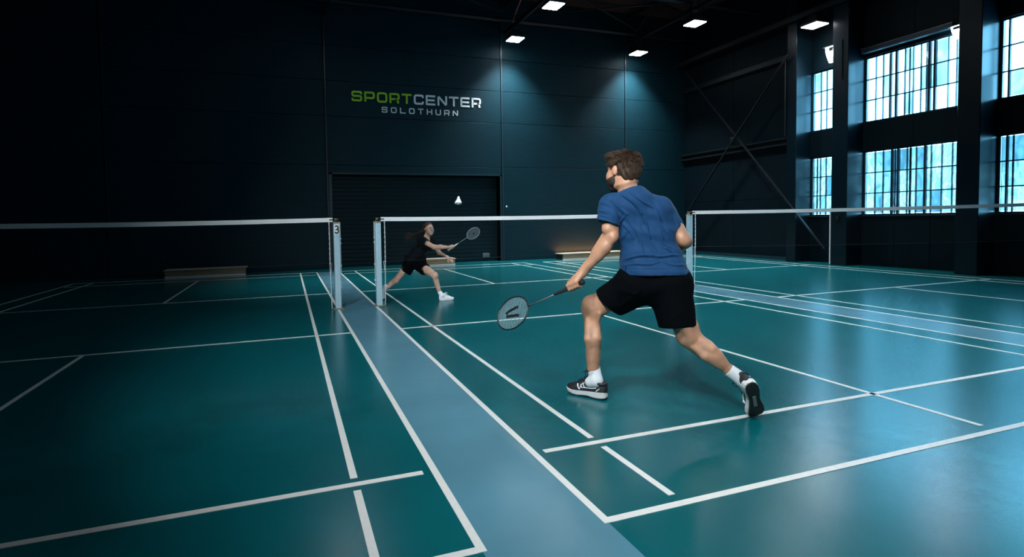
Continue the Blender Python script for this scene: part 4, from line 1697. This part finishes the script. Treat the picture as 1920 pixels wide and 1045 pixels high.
    folds = [((1158, 372), (1180, 402), .013, .016), ((1176, 362), (1206, 398), .013, .014), ((1206, 398), (1224, 448), .012, .013),
             ((1190, 358), (1230, 392), .012, .013), ((1230, 392), (1250, 440), .011, .013), ((1172, 392), (1190, 450), .010, .013),
             ((1190, 410), (1206, 470), .010, .012), ((1210, 425), (1232, 478), .010, .012), ((1162, 450), (1178, 405), .009, .012),
             ((1168, 470), (1186, 430), .009, .011), ((1236, 428), (1256, 476), .009, .011), ((1174, 486), (1222, 478), .014, .012),
             ((1222, 478), (1270, 481), .013, .012), ((1176, 500), (1236, 490), .009, .011), ((1236, 490), (1280, 500), .008, .011),
             ((1240, 402), (1262, 432), .008, .012), ((1128, 385), (1150, 400), .008, .011), ((1124, 398), (1150, 412), .007, .010),
             ((1134, 374), (1156, 388), .007, .012), ((1200, 440), (1222, 470), .007, .009), ((1246, 455), (1266, 470), .008, .010),
             ((1240, 462), (1262, 476), .008, .008)]
    for (a, b, A0, w) in folds:
        pa, pb = at(*a, D), at(*b, D)
        # distance measured across the view of the back: drop the depth component
        q = TV-pa
        ab = pb-pa
        r2 = np.stack([q@RT+.009*np.sin(q@UP*24+a[0]), q@UP+.009*np.sin(q@RT*26+a[1])], 1)
        a2 = np.array([ab@RT, ab@UP])
        t = np.clip(r2@a2/(a2@a2), 0, 1)
        dd = np.linalg.norm(r2-t[:, None]*a2, axis=1)
        back = np.clip(-(TN@FW)*1.6, 0, 1)
        fade = np.sin(np.pi*np.clip(t*.84+.08, 0, 1))**.6
        w = w*.75
        disp += 1.7*back*fade*A0*(np.exp(-(dd/w)**2)-.45*np.exp(-(dd/(w*2.1))**2))
    disp += .0025*np.sin(TV@(UP*55+RT*60))*np.sin(TV@(RT*40-UP*30+FW*20))
    # deep crease above the waist and a stitched hem line
    sv = (TV-at(1226, 508, 3.8))@UP
    disp += -.003*np.exp(-((sv-.012)/.005)**2)
    shirt = mesh_obj('t_shirt', (TV+TN*disp[:, None], TF), M_SHIRT, body)
    b = MB()
    b.tube([at(1174, 498, 3.735)+0*FW, at(1173, 511, 3.735)], .0022, 5)
    b.build('side_vent', M_NAVY, shirt)
    # collar band
    b = MB()
    cc = neck0+nk*.030
    nk = unit(nk+.10*RT)
    c1 = unit(RT-nk*np.dot(RT, nk))
    c2 = np.cross(nk, c1)
    ring = [cc+c1*math.cos(t)*.093+c2*math.sin(t)*.093 for t in np.linspace(0, 2*math.pi, 29)[:-1]]
    b.tube(ring, .0085, 6, closed=True)
    b.build('collar', M_SHIRT, shirt, smooth=True)

    # ---- socks
    def sock(a, b_, r0, r1, fwd):
        ax = unit(b_-a)
        f = Field(np.minimum(a, b_)-.16, np.maximum(a, b_)+.16, .0045)
        f.cone(a-ax*.05, b_, r0, r1, .0)
        f.cone(b_, b_+ax*.02+fwd*.05, r1, r1*.9, .02)
        f.plane_cut(a, -ax)
        V_, F_ = f.mesh(1)
        return mesh_obj('sock', (V_, F_), M_SOCK, body)
    # ---- shoes
    heelF = at(1131, 747, 4.12)
    heelF[2] = 0
    toeF = at(1064, 735, 4.32)
    toeF[2] = 0
    Tf = unit(toeF-heelF)
    LS = 1.36
    heelF = toeF-Tf*.30*LS*.86
    sk = sock(at(1112.5, 686, 4.19), np.array([*(heelF+Tf*.095)[:2], .14]), .052, .053, Tf)
    b = MB()
    for q in range(6):
        pa = at(1106+q*2.6, 698+(q % 3)*1.2, 4.128)
        b.tube([pa, pa+UP*.010+RT*.003], .0018, 4)
    b.tube([at(1104, 702, 4.128), at(1121, 699, 4.128)], .0012, 4)
    b.build('sock_print', M_GREY, sk)
    shoe(body, heelF+np.array((0, 0, .006*LS+.0028)), Tf, (0, 0, 1), LS, M_SHOE_B, M_SOLE_W, M_SOLE_B, 1, logo=M_WHITE, lace=M_SHOE_B, lk=.86)
    # rear shoe: heel high, toe on the floor, sole towards the camera
    Tr = unit(.38*RT+.42*FW-.84*UP)
    Nr = unit(-.06*RT+.86*FW+.42*UP)
    toeR = at(1420, 783, 3.67)
    O = toeR-Tr*(.30*LS*.86*.97)
    O[2] = O[2]+0
    sk = sock(at(1366, 694, 3.70), O+Nr*.085*LS+Tr*.075, .046, .050, Tr)
    r = shoe(body, O, Tr, Nr, LS, M_SHOE_B, M_SOLE_W, M_SOLE_B, -1, logo=M_WHITE, lace=M_SHOE_B, lk=.86)
    return body, butt, tip, A


man, mb_, mt_, mA = build_man()
racket(mb_, mt_, unit(UP*.95+.42*RT+.25*FW), 'black framed racket held low in the left hand of the man in blue', M_FRAMEB, M_SHAFT, M_STRING, M_GRIP, S=1.2, hw=.148)


# ---------------------------------------------------------------- the woman
def build_woman():
    S = 1.04
    h = .0065
    D = 9.75
    pel = at(776, 493, D+.02)
    hipN, hipF = at(768, 496, D+.05), at(787, 497, D-.02)       # rear leg / front leg
    kneeB, ankB = at(742, 526, D+.02), at(721.5, 544, D-.06)
    kneeF, ankF = at(815, 517, D-.40), at(824.5, 550, D-.36)
    shN, shF = at(788.5, 449.5, D-.10), at(812.5, 453, D+.12)
    elN, wrN = at(813.5, 463.5, D-.26), at(842, 464, D-.30)
    elF, wrF = at(823, 474, D+.02), at(838, 482, D-.10)
    neck0, neck1 = at(800, 449, D+.03), at(802, 440, D-.01)
    hc = at(803.6, 429.5, D-.03)
    pts = [at(705, 575, D+.4), at(705, 400, D-.6), at(870, 575, D-.6), at(870, 400, D+.4)]
    lo, hi = np.minimum.reduce(pts), np.maximum.reduce(pts)
    lo[2] = .0
    fd = Field(lo, hi, h)
    # trunk
    fd.cone(pel, at(781, 478, D), .115, .100, .05, flat=(FW, .8))
    fd.cone(at(781, 478, D), at(796, 458, D), .098, .105, .05, flat=(FW, .8))
    fd.cone(shN, shF, .055, .052, .04)
    fd.cone(neck0, neck1, .050, .047, .03)
    fd.cone(at(794, 452, D), neck1, .03, .03, .04)
    # rear leg
    fd.chain([hipN, kneeB], [.092, .060], .04)
    fd.ell(at(742.5, 527.5, D-.03), (RT, FW, UP), (.055, .05, .055), .03)
    fd.cone(kneeB, ankB, .055, .034, .03)
    fd.cone(at(738, 528, D+.05), at(730, 535, D+.02), .048, .046, .03)
    # front leg
    fd.chain([hipF, kneeF], [.100, .062], .04)
    fd.ell(at(816, 516.5, D-.43), (RT, FW, UP), (.052, .05, .058), .03)
    fd.cone(kneeF, ankF, .056, .034, .03)
    fd.cone(at(816.5, 524, D-.35), at(819.5, 535, D-.33), .047, .046, .03)
    ar = fd.like()
    # near arm with the racket
    ar.chain([shN, elN], [.052, .042], .03)
    ar.chain([elN, at(826, 463.5, D-.28), wrN], [.041, .042, .026], .03)
    butt, tip = at(839.5, 469.5, D-.29), at(898.3, 430.5, D-.20)
    A = unit(tip-butt)
    G = butt+A*.095
    grip_hand(ar, wrN, G, A, .75*UP-.35*RT-.45*FW, S*.95, .0135, thumb_up=1)
    # far arm, hand open
    ar.chain([shF, elF], [.050, .040], .03)
    ar.chain([elF, wrF], [.039, .025], .03)
    open_hand(ar, wrF, .80*RT-.55*UP-.15*FW, .5*UP+.35*RT-.6*FW, S*1.0, side=1, curl=16)
    fd.join(ar, .012)
    # head turned three quarters to the right, chin a little up
    face = unit(.62*RT-.78*FW+.04*UP)
    sH = 1.06
    p, Fd, Rd, Ud = head(fd, hc, face, UP-.08*RT, sH)
    fd.cone(neck0, p(-.02, 0, -.05), .052, .046, .03)
    V, F = fd.mesh(2)
    body = mesh_obj('person', (V, F), M_SKIN_W)
    tag(body, 'woman in black shirt and shorts behind the middle net, lunging and reaching out a racket', 'person')
    eyes_and_lips(p, Fd, Rd, Ud, sH, body)
    # brows
    b = MB()
    for q in (-1, 1):
        b.tube([p(.092, q*.012, .024), p(.090, q*.030, .030), p(.074, q*.050, .024)], [.003*sH, .0032*sH, .0015*sH], 5)
    b.build('eyebrows', M_HAIR_W, body)

    # ---- hair combed back into a flying ponytail
    hf = Field(hc-.22, hc+.22, .006)
    hf.ell(p(-.018, 0, .036), (Fd, Rd, Ud), (.104*sH, .084*sH, .090*sH), .01)
    hf.ell(p(-.045, 0, -.010), (Fd, Rd, Ud), (.068*sH, .074*sH, .070*sH), .03)
    hf.plane_cut(p(.064, 0, .078), Fd*.95-.35*Ud)
    hf.plane_cut(p(-.05, 0, -.066), -Ud+.3*Fd)
    for q in (-1, 1):
        hf.ell(p(.066, q*.082, .0), (Fd, Rd, Ud), (.050*sH, .045*sH, .072*sH), .008, op='cut')
        hf.ell(p(.0, q*.094, -.012), (Fd, Rd, Ud), (.022*sH, .022*sH, .034*sH), .006, op='cut')
    HV, HF = hf.mesh(2)
    hair = mesh_obj('hair', (HV, HF), M_HAIR_W, body)
    b = MB()
    r = np.random.default_rng(5)
    base = p(-.100, 0, -.005)
    mids = [at(790, 436, D+.08), at(782, 441, D+.10), at(775, 443, D+.12)]
    for k in range(110):
        j = r.normal(0, 1, 3)
        tipp = at(757+abs(r.normal(0, 6))+max(0, j[0])*2, 443.5+r.normal(1.0, 3.6), D+.12+.03*j[1])
        pts = [base+j*.010, mids[0]+j*.014, mids[1]+j*.017, mids[2]+r.normal(0, 1, 3)*.019, tipp]
        q = []
        for i in range(len(pts)-1):
            for t in (0, .5):
                q.append(pts[i]*(1-t)+pts[i+1]*t)
        q.append(pts[-1])
        q = np.array(q)
        q[1:-1] = (q[:-2]+2*q[1:-1]+q[2:])/4
        n = len(q)
        b.tube(q, [.0068*(1-.8*(i/(n-1))**2) for i in range(n)], 4, cap=False)
    o = b.build('ponytail', M_HAIR_W, hair, smooth=True)
    MB().tube([base+.022*(math.cos(a)*Ud+math.sin(a)*Rd) for a in np.linspace(0, 2*math.pi, 13)[:-1]], .006, 6, closed=True) \
        .build('hair_band', M_DARK, hair)

    # ---- shorts
    sf = Field(np.minimum(at(740, 525, D+.3), at(740, 480, D-.3))-.1, np.maximum(at(815, 525, D+.3), at(815, 478, D-.3))+.1, .007)
    sf.cone(at(769, 490, D+.05), at(787, 490, D-.02), .128, .126, .05, flat=(FW, .95))
    sf.cone(at(772, 483, D+.03), at(788, 482, D), .108, .108, .04, flat=(FW, .9))
    kB = at(760.5, 511, D+.05)
    kF = at(797.5, 506.5, D-.17)
    nB, nF = unit(kB-hipN), unit(kF-hipF)
    for (hp, kn, nn) in ((hipN, kB, unit(nB-.15*RT)), (hipF, kF, unit(nF+.05*UP))):
        sl = sf.like()
        ax = unit(kn-hp)
        sl.cone(hp, kn+ax*.05, .124, .110, .0).plane_cut(kn, nn)
        sl.cone(kn-ax*.06, kn+ax*.08, .094, .101, 0, op='cut')
        sf.join(sl, .04)
    sf.plane_cut(at(780, 478, D), UP)
    # ---- shirt
    tf = Field(np.minimum(at(750, 505, D+.3), at(750, 440, D-.35))-.1, np.maximum(at(830, 505, D+.3), at(830, 436, D-.3))+.1, .007)
    tf.cone(at(772, 488, D+.03), at(788, 488, D), .120, .118, .04, flat=(FW, .95))
    tf.cone(at(773, 487, D+.03), at(781, 474, D), .118, .108, .05)
    tf.cone(at(781, 474, D), at(797, 459, D), .112, .126, .05, flat=(FW, .92))
    tf.cone(shN, shF, .072, .068, .05)
    tf.cone(at(792, 458, D-.09), at(806, 462, D-.08), .075, .070, .05)
    tf.cone(neck0, at(801, 446.5, D), .062, .050, .03)
    # V neck, top and hem
    tf.ell(at(803.5, 447.5, D-.13), (unit(RT*.98+.2*UP), FW, UP), (.050, .13, .080), .0, op='cut')
    tf.plane_cut(at(801, 445, D), UP)
    tf.plane_cut(at(776, 496, D), unit(-UP-.30*RT))
    for (s0, e0, l, r0, r1) in ((shN, elN, .160, .074, .072), (shF, elF, .125, .068, .064)):
        sl = tf.like()
        ax = unit(e0-s0)
        sl.cone(s0, s0+ax*(l+.04), r0, r1, .0).plane_cut(s0+ax*l, ax)
        sl.cone(s0+ax*(l-.04), s0+ax*(l+.08), r1-.010, r1-.006, .0, op='cut')
        tf.join(sl, .028)
    tuck(body, body_v_(V, F), [tf, sf], [(shN*.72+elN*.28, elN, .057), (elN, wrN, .08), (shF*.72+elF*.28, elF, .055), (elF, wrF, .09),
                                      (hipN*.4+kneeB*.6, kneeB, .10), (hipF*.4+kneeF*.6, kneeF, .10), (neck0, neck1, .075), (neck1, hc, .1)], gap=.014)

    def wr(VF, amp):
        V_, F_ = VF
        N_ = normals(V_, F_)
        d = amp*np.sin(V_@(UP*42+RT*55))*np.sin(V_@(RT*38-UP*22+FW*18))
        d = d+amp*.8*np.sin(V_@(UP*90-RT*40)+2*np.sin(V_@(RT*30)))
        return V_+N_*d[:, None], F_
    mesh_obj('t_shirt', wr(tf.mesh(2), .004), M_NAVY, body)
    so = mesh_obj('shorts', wr(sf.mesh(2), .003), M_BLACK, body)
    b = MB()
    c = at(754.3, 503.5, D-.075)
    b.tube([c-UP*.02, c+UP*.02], .006, 5)
    b.build('shorts_logo', M_GREY, so)
    c = at(801.5, 468, D-.17)
    MB().tube([c, c+RT*.012+UP*.008], .004, 5).build('chest_logo', M_GREY, body)

    # ---- socks and shoes
    heel = at(823.5, 564.2, D-.1)
    t = (0.0-CAM[2])/((at(823.5, 564.2, 1)-CAM)[2])
    heel = at(823.5, 564.2, t)
    t = -CAM[2]/((at(845, 563, 1)-CAM)[2])
    toe = at(845, 563, t)
    Tf = unit(toe-heel)
    LS = .93

    def sock(a, b_, r0, r1):
        ax = unit(b_-a)
        f = Field(np.minimum(a, b_)-.12, np.maximum(a, b_)+.12, .006)
        f.cone(a-ax*.04, b_, r0, r1, .0)
        f.plane_cut(a, -ax)
        mesh_obj('sock', f.mesh(1), M_SOCK, body)
    sock(ankF+unit(ankF-kneeF)*-.02, np.array((*(heel+Tf*.06)[:2], .09)), .040, .044)
    shoe(body, heel+np.array((0, 0, .0075)), Tf, (0, 0, 1), LS, M_SHOE_W, M_SOLE_W, M_SHOE_W, 1, lace=M_SHOE_W)
    # rear foot up on its toe
    toeB = at(716.5, 562, D+.12)
    t = -CAM[2]/((at(716.5, 562.3, 1)-CAM)[2])
    toeB = at(716.5, 562.3, t)
    toeB[2] = .012
    Tb = unit(-.14*RT-.30*FW-.92*UP)
    Nb = unit(.40*RT-.82*FW+.15*UP)
    O = toeB-Tb*(.30*LS*.985)
    sock(ankB+unit(ankB-kneeB)*.0, O+Nb*.07*LS+Tb*.05, .038, .042)
    shoe(body, O, Tb, Nb, LS, M_SHOE_W, M_SOLE_W, M_SHOE_W, -1, lace=M_SHOE_W)
    return body, butt, tip


def body_v_(V, F):
    return [V, F]


woman, wb_, wt_ = build_woman()
racket(wb_, wt_, unit(.55*RT*-1+.80*UP*1.0-.35*FW), 'silver framed racket held out level in the hand of the woman in black', M_SILVER, M_SILVER, M_STRING2, M_SHOE_W, S=1.05, mark=False, hw=.098)

# ---------------------------------------------------------------- shuttlecock in the air
sc_c = at(859.5, 375.5, 5.2)
scx = empty('shuttlecock', tuple(sc_c), 'white feather shuttlecock in the air in front of the shutter', 'shuttlecock')
AX = unit(UP+.06*RT+.25*FW)
MB().lathe([(0, .040), (.008, .0385), (.0125, .033), (.0135, .026), (.0130, .016), (0, .016)], sc_c, 16, axis=AX).build('cork', M_SHOE_W, scx, smooth=True)
e1_ = unit(np.cross(AX, FW))
e2_ = np.cross(AX, e1_)
for k in range(16):
    a = 2*math.pi*k/16
    rd = math.cos(a)*e1_+math.sin(a)*e2_
    tg = np.cross(AX, rd)
    b = MB()
    r0, r1 = .012, .038
    def fp(t, s_):
        return sc_c+AX*(.018-.054*t)+rd*(r0+(r1-r0)*t)+tg*s_+rd*.002*(1 if s_ > 0 else -1)
    b.add([fp(0, -.0015), fp(.45, -.004), fp(.62, -.0095), (fp(.95, -.009)), fp(1.0, .0), fp(.95, .009), fp(.62, .0095), fp(.45, .004), fp(0, .0015)],
          [(0, 1, 7, 8), (1, 2, 6, 7), (2, 3, 5, 6), (3, 4, 5)])
    b.build('feather', M_TAPE, scx)
MB().tube([sc_c+AX*.0+(math.cos(t)*e1_+math.sin(t)*e2_)*.0195 for t in np.linspace(0, 2*math.pi, 17)[:-1]], .0010, 4, closed=True).build('binding_thread', M_CORD, scx)
